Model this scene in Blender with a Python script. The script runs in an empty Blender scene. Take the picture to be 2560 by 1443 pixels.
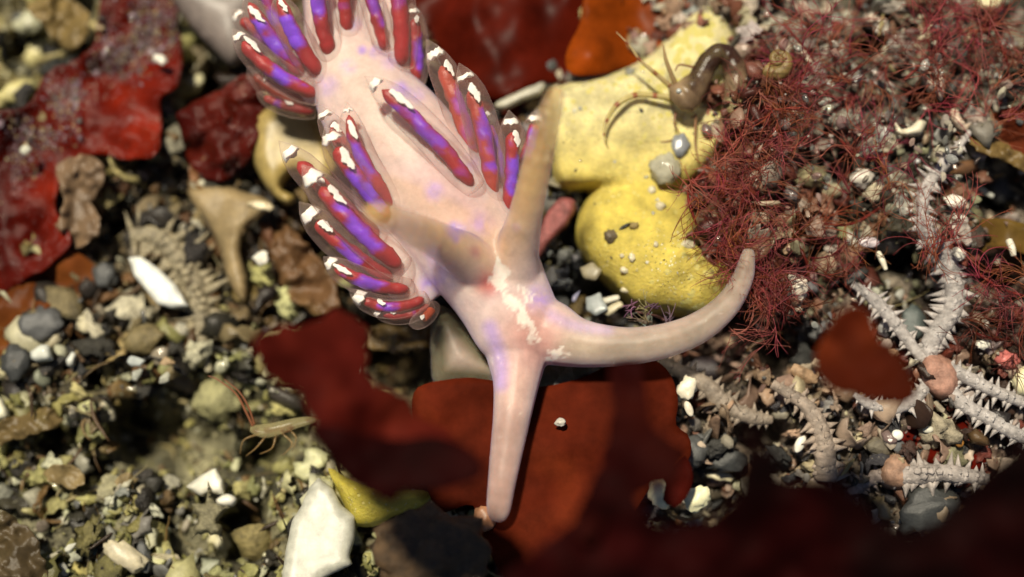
import bpy, bmesh, math, random
import numpy as np
from mathutils import Vector, geometry
random.seed(7); RNG = np.random.default_rng(11)
R = math.radians

# ------------------------------------------------------------------ camera, world, sun, exposure
S = bpy.context.scene
COL = S.collection
D, TILT = 36.0, R(9)
CAM = np.array([0, -D*math.sin(TILT), D*math.cos(TILT)])
FWD = np.array([0, math.sin(TILT), -math.cos(TILT)]); UP = np.array([0, math.cos(TILT), math.sin(TILT)]); RIGHT = np.array([1.0, 0, 0])
cam = bpy.data.cameras.new('camera'); cam_o = bpy.data.objects.new('camera', cam); COL.objects.link(cam_o)
cam.sensor_width = 3600; cam.lens = 3600*D/25.6
cam_o.location = CAM; cam_o.rotation_euler = (TILT, 0, 0)
cam.clip_start = 0.1; cam.clip_end = 500
cam.dof.use_dof = True; cam.dof.focus_distance = D-1.7
cam.dof.aperture_fstop = (cam.lens*0.001)/1.7
S.camera = cam_o

W = bpy.data.worlds.new('World'); S.world = W; W.use_nodes = True
SUN_EL, SUN_AZ = R(66), R(-28)          # azimuth from +Y (picture top), negative = towards picture left
nt = W.node_tree; bg = nt.nodes['Background']
sky = nt.nodes.new('ShaderNodeTexSky'); sky.sky_type = 'NISHITA'; sky.sun_disc = False
sky.air_density = .5; sky.dust_density = .6; sky.ozone_density = 0.0; sky.sun_elevation = SUN_EL; sky.sun_rotation = SUN_AZ
nt.links.new(sky.outputs[0], bg.inputs[0]); bg.inputs[1].default_value = 0.05
sun = bpy.data.lights.new('sun', 'SUN'); sun.energy = 5.0; sun.angle = R(5.0); sun.color = (1.0, 0.895, 0.70)
sun_o = bpy.data.objects.new('sun', sun); COL.objects.link(sun_o)
sd = Vector((math.sin(SUN_AZ)*math.cos(SUN_EL), math.cos(SUN_AZ)*math.cos(SUN_EL), math.sin(SUN_EL)))
sun_o.rotation_euler = sd.to_track_quat('Z', 'Y').to_euler(); sun_o.location = sd*60
S.view_settings.view_transform = 'Standard'; S.view_settings.look = 'None'
S.view_settings.exposure = 0.26; S.view_settings.gamma = 1.0
S.render.engine = 'CYCLES'
S.cycles.max_bounces = 10; S.cycles.transparent_max_bounces = 16; S.cycles.use_denoising = True
S.cycles.sample_clamp_indirect = 6.0

# ------------------------------------------------------------------ helpers
def at(px, py, z):
    """world point(s) at height z seen at photograph pixel (px, py)"""
    px, py, z = np.broadcast_arrays(np.asarray(px, float), np.asarray(py, float), np.asarray(z, float))
    u = (px-1280)/100; v = (721.5-py)/100
    d = FWD*D + u[..., None]*RIGHT + v[..., None]*UP
    s = (z-CAM[2])/d[..., 2]
    return CAM + d*s[..., None]
def px_of(P):
    q = np.asarray(P)-CAM; w = q@FWD
    return 1280+100*D*(q@RIGHT)/w, 721.5-100*D*(q@UP)/w
def scale_at(z): return (CAM[2]-z)/CAM[2]

def hash3(i, j, k, s=0):
    n = (i*374761393 + j*668265263 + k*2147483647 + s*974634777) & 0xFFFFFFFF
    n = ((n ^ (n >> 13))*1274126177) & 0xFFFFFFFF
    return ((n ^ (n >> 16)) & 0xFFFFFF)/float(0xFFFFFF)
def vnoise(P, s=0):
    P = np.asarray(P, float); f = np.floor(P).astype(np.int64); t = P-f; t = t*t*(3-2*t)
    r = 0
    for a in (0, 1):
        for b in (0, 1):
            for c in (0, 1):
                w = (t[..., 0] if a else 1-t[..., 0])*(t[..., 1] if b else 1-t[..., 1])*(t[..., 2] if c else 1-t[..., 2])
                r = r+w*hash3(f[..., 0]+a, f[..., 1]+b, f[..., 2]+c, s)
    return r*2-1
def fbm(P, o=3, s=0):
    r = 0; a = 1; P = np.asarray(P, float)
    for i in range(o): r = r+a*vnoise(P*2**i+i*17.3, s+i); a *= .5
    return r/1.75

def crom(pts, n=8, closed=False):
    P = np.asarray(pts, float); N = len(P); out = []
    segs = N if closed else N-1
    for i in range(segs):
        if closed: p0, p1, p2, p3 = P[(i-1) % N], P[i], P[(i+1) % N], P[(i+2) % N]
        else: p0, p1, p2, p3 = P[max(i-1, 0)], P[i], P[i+1], P[min(i+2, N-1)]
        for t in np.arange(n)/n:
            out.append(.5*((2*p1)+(-p0+p2)*t+(2*p0-5*p1+4*p2-p3)*t*t+(-p0+3*p1-3*p2+p3)*t**3))
    if not closed: out.append(P[-1])
    return np.array(out)

class MB:
    """collects verts / faces / colours of ONE mesh"""
    def __init__(s): s.v = []; s.f = []; s.c = []; s.n = 0
    def add(s, V, F, c=(1, 1, 1)):
        V = np.asarray(V, float); s.v.append(V); n = s.n
        s.f.extend([tuple(int(i)+n for i in f) for f in F])
        c = np.asarray(c, float)
        if c.ndim == 1: c = np.tile(c, (len(V), 1))
        if c.shape[1] == 3: c = np.hstack([c, np.ones((len(c), 1))])
        s.c.append(c); s.n += len(V)
    def build(s, name, m, parent=None, smooth=True, origin=None):
        V = np.vstack(s.v); C4 = np.vstack(s.c)
        if origin is None: origin = np.array([V[:, 0].mean(), V[:, 1].mean(), V[:, 2].min()])
        me = bpy.data.meshes.new(name)
        me.from_pydata((V-origin).tolist(), [], s.f)
        a = me.color_attributes.new('col', 'FLOAT_COLOR', 'POINT'); a.data.foreach_set('color', C4.astype(np.float32).ravel())
        if smooth: me.polygons.foreach_set('use_smooth', [True]*len(me.polygons))
        me.update(); me.materials.append(m)
        o = bpy.data.objects.new(name, me); COL.objects.link(o); place(o, origin, parent)
        return o
def place(o, w, parent=None):
    w = Vector(w)
    if parent is not None:
        o.parent = parent; w = w-Vector(parent['_w'])
    o.location = w; o['_w'] = list(Vector(w)+(Vector(parent['_w']) if parent is not None else Vector()))
def tag(o, label=None, cat=None, group=None, kind=None):
    if label: o['label'] = label
    if cat: o['category'] = cat
    if group: o['group'] = group
    if kind: o['kind'] = kind
    return o
def empty(name, w, label=None, cat=None, group=None):
    o = bpy.data.objects.new(name, None); COL.objects.link(o); o.empty_display_size = .2; place(o, w); return tag(o, label, cat, group)

def tube_geo(P, r, n=10, flat=1.0, upv=(0, 0, 1), jit=None):
    """loft of rings round a spine; flat <1 squashes along upv. returns V, F, (t, theta)"""
    P = np.asarray(P, float); m = len(P); r = np.broadcast_to(np.asarray(r, float), (m,))
    T = np.gradient(P, axis=0); T /= np.linalg.norm(T, axis=1)[:, None]+1e-9
    V = []; u0 = np.asarray(upv, float); th = np.arange(n)/n*2*math.pi
    for i in range(m):
        a = np.cross(T[i], u0); l = np.linalg.norm(a)
        if l < 1e-3: a = np.cross(T[i], [0, 1, .1]); l = np.linalg.norm(a)
        a /= l; b = np.cross(a, T[i])
        rr = r[i]*(1 if jit is None else jit[i])
        V.append(P[i]+np.outer(np.cos(th)*rr, a)+np.outer(np.sin(th)*rr*flat, b))
    V = np.vstack(V+[P[:1], P[-1:]])
    F = [(i*n+j, i*n+(j+1) % n, (i+1)*n+(j+1) % n, (i+1)*n+j) for i in range(m-1) for j in range(n)]
    a, b = m*n, m*n+1
    F += [(a, (j+1) % n, j) for j in range(n)]+[(b, (m-1)*n+j, (m-1)*n+(j+1) % n) for j in range(n)]
    return V, F
def spine_px(pts, n=8):
    """pts: (px, py, z, radius_px) -> world spine, radii"""
    q = crom(pts, n); return at(q[:, 0], q[:, 1], q[:, 2]), np.maximum(q[:, 3], .3)/100*scale_at(q[:, 2])

_ico = {}
def ico(sub):
    if sub not in _ico:
        bm = bmesh.new(); bmesh.ops.create_icosphere(bm, subdivisions=sub, radius=1)
        bm.verts.ensure_lookup_table()
        _ico[sub] = (np.array([v.co[:] for v in bm.verts]), [tuple(v.index for v in f.verts) for f in bm.faces]); bm.free()
    return _ico[sub]
def rotm(ax, ay, az):
    cx, sx, cy, sy, cz, sz = math.cos(ax), math.sin(ax), math.cos(ay), math.sin(ay), math.cos(az), math.sin(az)
    return np.array([[cz, -sz, 0], [sz, cz, 0], [0, 0, 1]])@np.array([[cy, 0, sy], [0, 1, 0], [-sy, 0, cy]])@np.array([[1, 0, 0], [0, cx, -sx], [0, sx, cx]])

def inside(poly, x, y):
    r = np.zeros(x.shape, bool); n = len(poly); j = n-1
    for i in range(n):
        xi, yi = poly[i]; xj, yj = poly[j]
        c = ((yi > y) != (yj > y)) & (x < (xj-xi)*(y-yi)/(yj-yi+1e-12)+xi); r ^= c; j = i
    return r
def edge_dist(poly, x, y):
    d = np.full(x.shape, 1e9); n = len(poly)
    for i in range(n):
        a = poly[i]; b = poly[(i+1) % n]; ab = b-a; L = (ab@ab)+1e-9
        t = np.clip(((x-a[0])*ab[0]+(y-a[1])*ab[1])/L, 0, 1)
        d = np.minimum(d, np.hypot(x-a[0]-t*ab[0], y-a[1]-t*ab[1]))
    return d
def sheet(outline, zf, thick, res=14, rag=0.0, smooth=4, seed=0, back=None):
    """a solid slab whose outline is given in photo pixels; zf(px,py,d) gives its top height (d = distance to edge, px)"""
    o = np.asarray(outline, float)
    if smooth: o = crom(o, smooth, True)
    # resample the outline evenly
    seg = np.linalg.norm(np.roll(o, -1, 0)-o, axis=1); cum = np.concatenate([[0], np.cumsum(seg)])
    n = max(8, int(cum[-1]/res)); q = np.linspace(0, cum[-1], n, endpoint=False)
    oc = np.vstack([o, o[:1]]); o = np.stack([np.interp(q, cum, oc[:, 0]), np.interp(q, cum, oc[:, 1])], 1)
    if rag:
        nn = np.stack([fbm(np.c_[o/(res*2.2), np.full(n, seed)], 2, 5), fbm(np.c_[o/(res*2.2), np.full(n, seed+9)], 2, 6)], 1)
        o = o+nn*rag
    lo, hi = o.min(0), o.max(0)
    gx, gy = np.meshgrid(np.arange(lo[0], hi[0], res), np.arange(lo[1], hi[1], res*.87))
    gx = gx+(np.arange(gx.shape[0]) % 2)[:, None]*res*.5
    rs = np.random.default_rng(seed+1)
    gx = gx.ravel()+rs.uniform(-.15, .15, gx.size)*res; gy = gy.ravel()+rs.uniform(-.15, .15, gy.size)*res
    k = inside(o, gx, gy); gx, gy = gx[k], gy[k]
    if len(gx):
        k = edge_dist(o, gx, gy) > res*.5; gx, gy = gx[k], gy[k]
    pts = np.vstack([o, np.c_[gx, gy]]) if len(gx) else o
    vv, ee, ff, *_ = geometry.delaunay_2d_cdt([Vector(p) for p in pts], [(i, (i+1) % n) for i in range(n)], [], 1, 1e-4)
    P = np.array([v[:] for v in vv]); d = edge_dist(o, P[:, 0], P[:, 1]); d[:0] = 0
    z = zf(P[:, 0], P[:, 1], d)
    top = at(P[:, 0], P[:, 1], z)
    th = thick(P[:, 0], P[:, 1], d) if callable(thick) else np.full(len(P), thick)
    bot = top-np.c_[np.zeros(len(P)), np.zeros(len(P)), th]
    F = [tuple(f) for f in ff]; m = len(P)
    # consistent winding: up
    G = []
    for f in F:
        a, b, c = P[f[0]], P[f[1]], P[f[2]]
        if (b[0]-a[0])*(c[1]-a[1])-(b[1]-a[1])*(c[0]-a[0]) > 0: f = f[::-1]
        G.append(f)
    cnt = {}
    for f in G:
        for i in range(3):
            e = (f[i], f[(i+1) % 3]); cnt[e] = 1
    side = [(e[1], e[0], e[0]+m, e[1]+m) for e in cnt if (e[1], e[0]) not in cnt]
    return np.vstack([top, bot]), G+[tuple(i+m for i in f[::-1]) for f in G]+side, np.vstack([P, P])

def remesh(o, vox, smooth_it=6, fac=.5):
    """fuse the overlapping closed shells of one mesh into a single continuous skin; returns vertex array in world space"""
    m = o.modifiers.new('r', 'REMESH'); m.mode = 'VOXEL'; m.voxel_size = vox; m.use_smooth_shade = True
    s = o.modifiers.new('s', 'SMOOTH'); s.iterations = smooth_it; s.factor = fac
    dg = bpy.context.evaluated_depsgraph_get(); e = o.evaluated_get(dg)
    me = bpy.data.meshes.new_from_object(e); old = o.data; mats = list(old.materials)
    o.modifiers.clear(); o.data = me; me.materials.clear()
    for k in mats: me.materials.append(k)
    me.polygons.foreach_set('use_smooth', [True]*len(me.polygons))
    v = np.empty(len(me.vertices)*3); me.vertices.foreach_get('co', v); v = v.reshape(-1, 3)
    return v+np.array(o['_w'])
def set_col(o, C):
    me = o.data
    a = me.color_attributes.get('col') or me.color_attributes.new('col', 'FLOAT_COLOR', 'POINT')
    C = np.asarray(C, float)
    if C.shape[1] == 3: C = np.hstack([C, np.ones((len(C), 1))])
    a.data.foreach_set('color', C.astype(np.float32).ravel())

# ------------------------------------------------------------------ materials
def mat(name, rough=.5, sss=0.0, rad=(.5, .3, .2), sscale=.3, attr=True, base=(.5, .5, .5), nscale=6, nmix=.35, dark=.55, bump=.3, bscale=14,
        transl=0.0, trans_col=None, alpha=1.0, spec=.5, coat=0.0, sparkle=0.0, speck=None, rim=0.0, vcalpha=False):
    m = bpy.data.materials.new(name); m.use_nodes = True; t = m.node_tree; N = t.nodes; L = t.links
    b = N['Principled BSDF']; out = N['Material Output']
    tc = N.new('ShaderNodeTexCoord')
    if attr:
        a = N.new('ShaderNodeVertexColor'); a.layer_name = 'col'; c = a.outputs['Color']
    else:
        a = N.new('ShaderNodeRGB'); a.outputs[0].default_value = (*base, 1); c = a.outputs[0]
    if nmix:
        n = N.new('ShaderNodeTexNoise'); n.inputs['Scale'].default_value = nscale; n.inputs['Detail'].default_value = 5; n.inputs['Roughness'].default_value = .65
        L.new(tc.outputs['Object'], n.inputs['Vector'])
        rp = N.new('ShaderNodeMapRange'); rp.inputs['From Min'].default_value = .3; rp.inputs['From Max'].default_value = .72
        rp.inputs['To Min'].default_value = dark; rp.inputs['To Max'].default_value = 1.12; L.new(n.outputs['Fac'], rp.inputs['Value'])
        mx = N.new('ShaderNodeMix'); mx.data_type = 'RGBA'; mx.blend_type = 'MULTIPLY'; mx.inputs['Factor'].default_value = nmix
        L.new(c, mx.inputs[6]); L.new(rp.outputs[0], mx.inputs[7]); c = mx.outputs[2]
    if speck:
        # (colour, scale, threshold) small settled grains / pores
        for (sc_, scale_, th_) in speck:
            v = N.new('ShaderNodeTexVoronoi'); v.inputs['Scale'].default_value = scale_; L.new(tc.outputs['Object'], v.inputs['Vector'])
            n2 = N.new('ShaderNodeTexNoise'); n2.inputs['Scale'].default_value = scale_*.08; n2.inputs['Detail'].default_value = 3; L.new(tc.outputs['Object'], n2.inputs['Vector'])
            ml = N.new('ShaderNodeMath'); ml.operation = 'MULTIPLY_ADD'; ml.inputs[1].default_value = 1.6; ml.inputs[2].default_value = -.55; L.new(n2.outputs['Fac'], ml.inputs[0])
            mm = N.new('ShaderNodeMath'); mm.operation = 'MULTIPLY'; mm.inputs[1].default_value = th_; L.new(ml.outputs[0], mm.inputs[0])
            lt = N.new('ShaderNodeMath'); lt.operation = 'LESS_THAN'; L.new(v.outputs['Distance'], lt.inputs[0]); L.new(mm.outputs[0], lt.inputs[1])
            mx = N.new('ShaderNodeMix'); mx.data_type = 'RGBA'; L.new(lt.outputs[0], mx.inputs['Factor']); L.new(c, mx.inputs[6]); mx.inputs[7].default_value = (*sc_, 1); c = mx.outputs[2]
    L.new(c, b.inputs['Base Color'])
    b.inputs['Roughness'].default_value = rough; b.inputs['Specular IOR Level'].default_value = spec
    b.inputs['Subsurface Weight'].default_value = sss; b.inputs['Subsurface Radius'].default_value = rad; b.inputs['Subsurface Scale'].default_value = sscale
    b.inputs['Coat Weight'].default_value = coat; b.inputs['Coat Roughness'].default_value = .12
    if bump:
        n3 = N.new('ShaderNodeTexNoise'); n3.inputs['Scale'].default_value = bscale; n3.inputs['Detail'].default_value = 6; n3.inputs['Roughness'].default_value = .7
        L.new(tc.outputs['Object'], n3.inputs['Vector'])
        bp = N.new('ShaderNodeBump'); bp.inputs['Strength'].default_value = bump; bp.inputs['Distance'].default_value = .08
        L.new(n3.outputs['Fac'], bp.inputs['Height']); L.new(bp.outputs[0], b.inputs['Normal'])
    sh = b.outputs[0]
    if transl:
        tr = N.new('ShaderNodeBsdfTranslucent')
        if trans_col: tr.inputs[0].default_value = (*trans_col, 1)
        else: L.new(c, tr.inputs[0])
        mx = N.new('ShaderNodeMixShader'); mx.inputs[0].default_value = transl; L.new(sh, mx.inputs[1]); L.new(tr.outputs[0], mx.inputs[2]); sh = mx.outputs[0]
    if vcalpha:
        tp = N.new('ShaderNodeBsdfTransparent'); mx = N.new('ShaderNodeMixShader'); lw = N.new('ShaderNodeLayerWeight'); lw.inputs[0].default_value = .5; pw = N.new('ShaderNodeMath'); pw.operation = 'POWER'; pw.inputs[1].default_value = 3; L.new(lw.outputs['Facing'], pw.inputs[0]); ma = N.new('ShaderNodeMath'); ma.operation = 'MULTIPLY_ADD'; ma.inputs[1].default_value = -.55; ma.inputs[2].default_value = 1; L.new(pw.outputs[0], ma.inputs[0]); mu = N.new('ShaderNodeMath'); mu.operation = 'MULTIPLY'; L.new(ma.outputs[0], mu.inputs[0]); L.new(a.outputs['Alpha'], mu.inputs[1]); L.new(mu.outputs[0], mx.inputs[0]); L.new(tp.outputs[0], mx.inputs[1]); L.new(sh, mx.inputs[2]); sh = mx.outputs[0]
    if alpha < 1:
        tp = N.new('ShaderNodeBsdfTransparent'); mx = N.new('ShaderNodeMixShader')
        if rim:
            lw = N.new('ShaderNodeLayerWeight'); lw.inputs[0].default_value = .5
            pw = N.new('ShaderNodeMath'); pw.operation = 'POWER'; pw.inputs[1].default_value = 2.2; L.new(lw.outputs['Facing'], pw.inputs[0])
            ma = N.new('ShaderNodeMath'); ma.operation = 'MULTIPLY_ADD'; ma.inputs[1].default_value = rim; ma.inputs[2].default_value = alpha; ma.use_clamp = True
            L.new(pw.outputs[0], ma.inputs[0]); L.new(ma.outputs[0], mx.inputs[0])
        else: mx.inputs[0].default_value = alpha
        L.new(tp.outputs[0], mx.inputs[1]); L.new(sh, mx.inputs[2]); sh = mx.outputs[0]
    L.new(sh, out.inputs['Surface'])
    return m
M_GROUND = mat('seabed_silt', .4, nscale=4, nmix=.9, dark=.25, bump=1, bscale=11, spec=.35, speck=[((.55, .52, .36), 9, .3), ((.02, .015, .01), 5, .6), ((.36, .32, .18), 13, .5)])
M_GRAIN = mat('calcareous_grain', .3, sss=.0, nscale=5, nmix=.85, dark=.3, bump=.55, bscale=12, spec=.45, transl=.35)
M_RUBBLE = mat('encrusted_rubble', .35, nscale=4, nmix=.9, dark=.2, bump=.9, bscale=9, spec=.4, transl=.1, speck=[((.03, .025, .02), 9, .3), ((.6, .55, .4), 12, .25)])
M_QUARTZ = mat('glassy_grain', .1, sss=.0, nscale=4, nmix=.5, dark=.5, bump=.15, bscale=8, spec=.6, transl=.2)
M_STONE = mat('dark_stone', .38, nscale=5, nmix=.6, dark=.4, bump=.35, bscale=18, spec=.5)
M_SHELL = mat('pale_shell', .42, sss=.2, rad=(.3, .25, .2), sscale=.2, nscale=2.6, nmix=.7, dark=.45, bump=.12, bscale=6)
M_FLAKE = mat('translucent_flake', .3, nscale=3, nmix=.7, dark=.45, bump=.35, bscale=8, transl=.35, alpha=.86)
M_ALGA = mat('red_alga', .34, nscale=.7, nmix=.9, dark=.3, bump=.05, bscale=3, transl=.4, spec=.05)
M_ALGA_DARK = mat('dark_red_alga', .6, nscale=.7, nmix=.9, dark=.3, bump=.05, bscale=3, transl=.3, spec=.015)
M_ALGA_SANDY = mat('red_alga_dusted', .3, nscale=.9, nmix=.9, dark=.25, bump=.4, bscale=5, transl=.4, spec=.16,
                   speck=[((.42, .3, .3), 16, .62), ((.6, .5, .4), 9, .36)])
M_FIL = mat('red_filament', .35, nmix=0, bump=0, transl=.45, spec=.3, alpha=.8)
M_SPONGE = mat('yellow_sponge', .5, sss=.4, rad=(.6, .45, .12), sscale=.3, nscale=2.2, nmix=.85, dark=.5, bump=.9, bscale=13,
               speck=[((.62, .55, .17), 4, .9), ((.42, .38, .13), 9, .55), ((.08, .07, .03), 11, .38), ((.82, .78, .55), 9, .4)])
M_BODY = mat('nudibranch_skin', .4, sss=.85, rad=(.9, .5, .38), sscale=.55, nmix=.55, nscale=2.6, dark=.6, bump=.12, bscale=11, spec=.3, vcalpha=True)
M_BODY.node_tree.nodes['Principled BSDF'].inputs['Sheen Weight'].default_value = .35
M_BODY.node_tree.nodes['Principled BSDF'].inputs['Sheen Tint'].default_value = (.72, .62, 1.0, 1)
M_SHEATH = mat('ceras_sheath', .2, sss=0, nmix=0, bump=0, alpha=.11, rim=.32, transl=.7, spec=.16)
M_GLAND = mat('ceras_gland', .4, sss=.15, rad=(.3, .1, .1), sscale=.15, nmix=.35, nscale=5, dark=.6, bump=.25, bscale=10)
M_WHITE = mat('white_pigment', .55, attr=False, base=(.90, .88, .82), nmix=.5, nscale=12, dark=.6, bump=.4, bscale=20, sss=.2, sscale=.1)
M_STAR = mat('brittle_star_skin', .4, sss=.2, rad=(.3, .25, .22), sscale=.15, nmix=.9, nscale=5, dark=.35, bump=.5, bscale=16, transl=.25)
M_SHRIMP = mat('shrimp_shell', .25, nmix=.5, nscale=5, dark=.4, bump=.15, alpha=.75, rim=.25, transl=.25, spec=.4)
M_GLASSY = mat('clear_shrimp_shell', .15, nmix=.3, nscale=5, bump=.1, alpha=.3, rim=.5, transl=.3)

# ------------------------------------------------------------------ the seabed
ZC = np.array([(0, 0, -2.4), (300, 200, -2.1), (100, 500, -2.1), (420, 650, -1.9), (100, 950, -1.1), (300, 1300, -.5), (700, 1100, -.9),
               (900, 1400, -.6), (1100, 900, -1.3), (850, 500, -2.2), (1250, 150, -2.0), (1500, 300, -.8), (1430, 720, -.5), (1650, 650, -.3), (2000, 250, .5), (2350, 250, .4),
               (2300, 650, .6), (2330, 980, .4), (1900, 1000, .1), (1900, 1300, -.4), (2500, 1300, -.2), (1400, 1150, -.8)])
def ground_px(px, py):
    px, py = np.asarray(px, float), np.asarray(py, float)
    d = (px[..., None]-ZC[:, 0])**2+(py[..., None]-ZC[:, 1])**2
    w = 1/(d+150**2)**1.5; return (w*ZC[:, 2]).sum(-1)/w.sum(-1)
HOLES = [(300, 1060, 75), (375, 1110, 80), (150, 1090, 60), (240, 1180, 50), (1000, 890, 80), (760, 640, 80), (600, 1320, 70), (660, 1130, 50), (250, 930, 45), (300, 560, 60), (60, 130, 50), (520, 220, 50), (1500, 760, 50),
         (2100, 420, 40), (2310, 250, 45), (2070, 880, 60), (1960, 870, 60), (1900, 1075, 60), (2260, 640, 45), (2480, 500, 45), (2190, 640, 45), (2060, 1080, 45), (1760, 930, 50), (2460, 980, 40), (2170, 120, 40), (2500, 690, 45)]
def pit(px, py):
    q = np.stack([px/260., py/260., np.zeros_like(px)], -1); r = fbm(q+3.1, 3, 21)
    for (x, y, w) in HOLES: r = r-.75*np.exp(-(((px-x)**2+(py-y)**2)/w**2)**1.5)
    return r
def ground_z(px, py): p = pit(px, py); return ground_px(px, py)+np.where(p > 0, .5*np.minimum(p, .35), 2.9*p)
def gz(px, py): return float(ground_z(np.array([float(px)]), np.array([float(py)]))[0])

# ---- base shapes for grains
def hullgrain(n, sq, seed):
    r = np.random.default_rng(seed); p = r.normal(size=(n, 3)); p /= np.linalg.norm(p, axis=1)[:, None]; p *= np.array(sq)
    bm = bmesh.new(); [bm.verts.new(q) for q in p]
    h = bmesh.ops.convex_hull(bm, input=bm.verts)
    bmesh.ops.delete(bm, geom=[v for v in bm.verts if not v.link_faces], context='VERTS')
    bmesh.ops.bevel(bm, geom=list(bm.edges), offset=.06, segments=1, affect='EDGES')
    bm.verts.index_update(); bmesh.ops.recalc_face_normals(bm, faces=bm.faces)
    r_ = (np.array([v.co[:] for v in bm.verts]), [tuple(v.index for v in f.verts) for f in bm.faces]); bm.free(); return r_
def lumpgrain(sq, amp, seed, sub=2):
    v, f = ico(sub); k = 1+amp*fbm(v*1.3+seed*5.7, 2, seed); return v*k[:, None]*np.array(sq), f
def curlgrain(seed):
    r = np.random.default_rng(seed); nu, nv = 9, 5; a0 = r.uniform(1.2, 3.2); V = []
    w = r.uniform(.25, .6)
    for l in (1, .8):
        for i in range(nu):
            for j in range(nv):
                a = (i/(nu-1)-.5)*a0; y = (j/(nv-1)-.5)*2*w*(1+.35*math.sin(i*2.1+seed)+.2*r.normal())
                V.append((math.sin(a)*l, y, (math.cos(a)-.6)*l+.15*math.sin(y*4+i)))
    V = np.array(V); q = nu*nv; g = lambda l, i, j: l*q+i*nv+j; F = []
    for i in range(nu-1):
        for j in range(nv-1):
            F += [(g(0, i, j), g(0, i+1, j), g(0, i+1, j+1), g(0, i, j+1)), (g(1, i, j+1), g(1, i+1, j+1), g(1, i+1, j), g(1, i, j))]
    for i in range(nu-1): F += [(g(0, i, 0), g(1, i, 0), g(1, i+1, 0), g(0, i+1, 0)), (g(0, i+1, nv-1), g(1, i+1, nv-1), g(1, i, nv-1), g(0, i, nv-1))]
    for j in range(nv-1): F += [(g(0, 0, j+1), g(1, 0, j+1), g(1, 0, j), g(0, 0, j)), (g(0, nu-1, j), g(1, nu-1, j), g(1, nu-1, j+1), g(0, nu-1, j+1))]
    return V, F
def rodgrain(seed):
    r = np.random.default_rng(seed); t = np.linspace(-1, 1, 7); b = r.uniform(-.4, .4)
    P = np.c_[t, b*t*t, .1*np.sin(t*3+seed)]; rad = .2*(1-.5*np.abs(t)**3)*(1+.2*r.normal(size=7)); V, F = tube_geo(P, np.abs(rad)+.04, 7); return V, F
def jaggrain(seed):
    v, f = ico(2); n = fbm(v*2.2+seed*3.3, 2, seed+50); k = .65+.75*np.abs(n)**.7; return v*k[:, None]*np.array((1, .8, .45)), f
BASES = [(hullgrain(13, (1, .8, .5), i), False) for i in range(5)]+[(hullgrain(11, (1, .7, .25), 20+i), False) for i in range(4)] + \
        [(lumpgrain((1, .8, .6), .35, i), True) for i in range(4)]+[(lumpgrain((1, .5, .45), .3, 10+i), True) for i in range(3)] + \
        [(curlgrain(i), True) for i in range(6)]+[(rodgrain(i), True) for i in range(3)]+[(jaggrain(i), True) for i in range(6)]
B_ANG, B_FLAT, B_LUMP, B_LONG, B_CURL, B_ROD, B_JAG = range(0, 5), range(5, 9), range(9, 13), range(13, 16), range(16, 22), range(22, 25), range(25, 31)
def chunkgrain(seed):
    r = np.random.default_rng(seed+900); v, f = ico(3); a = np.abs(fbm(v*1.1+seed*4.1, 2, seed+60)); b = fbm(v*3.1+seed, 3, seed+61); e = np.abs(fbm(v*2.3+seed*2, 2, seed+62))
    k = .45+.9*a+.28*b-.55*np.clip(.16-e, 0, 1)*3; return v*np.clip(k, .12, 2)[:, None]*np.array((1, r.uniform(.55, .95), r.uniform(.35, .7))), f
BASES += [(chunkgrain(i), True) for i in range(16)]; B_CHUNK = range(31, 47)
KINDW = [(B_ANG, .22), (B_FLAT, .24), (B_LUMP, .07), (B_LONG, .03), (B_CURL, .16), (B_ROD, .06), (B_JAG, .22)]
CHUNKW = [(B_CHUNK, .75), (B_CURL, .25)]

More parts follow.
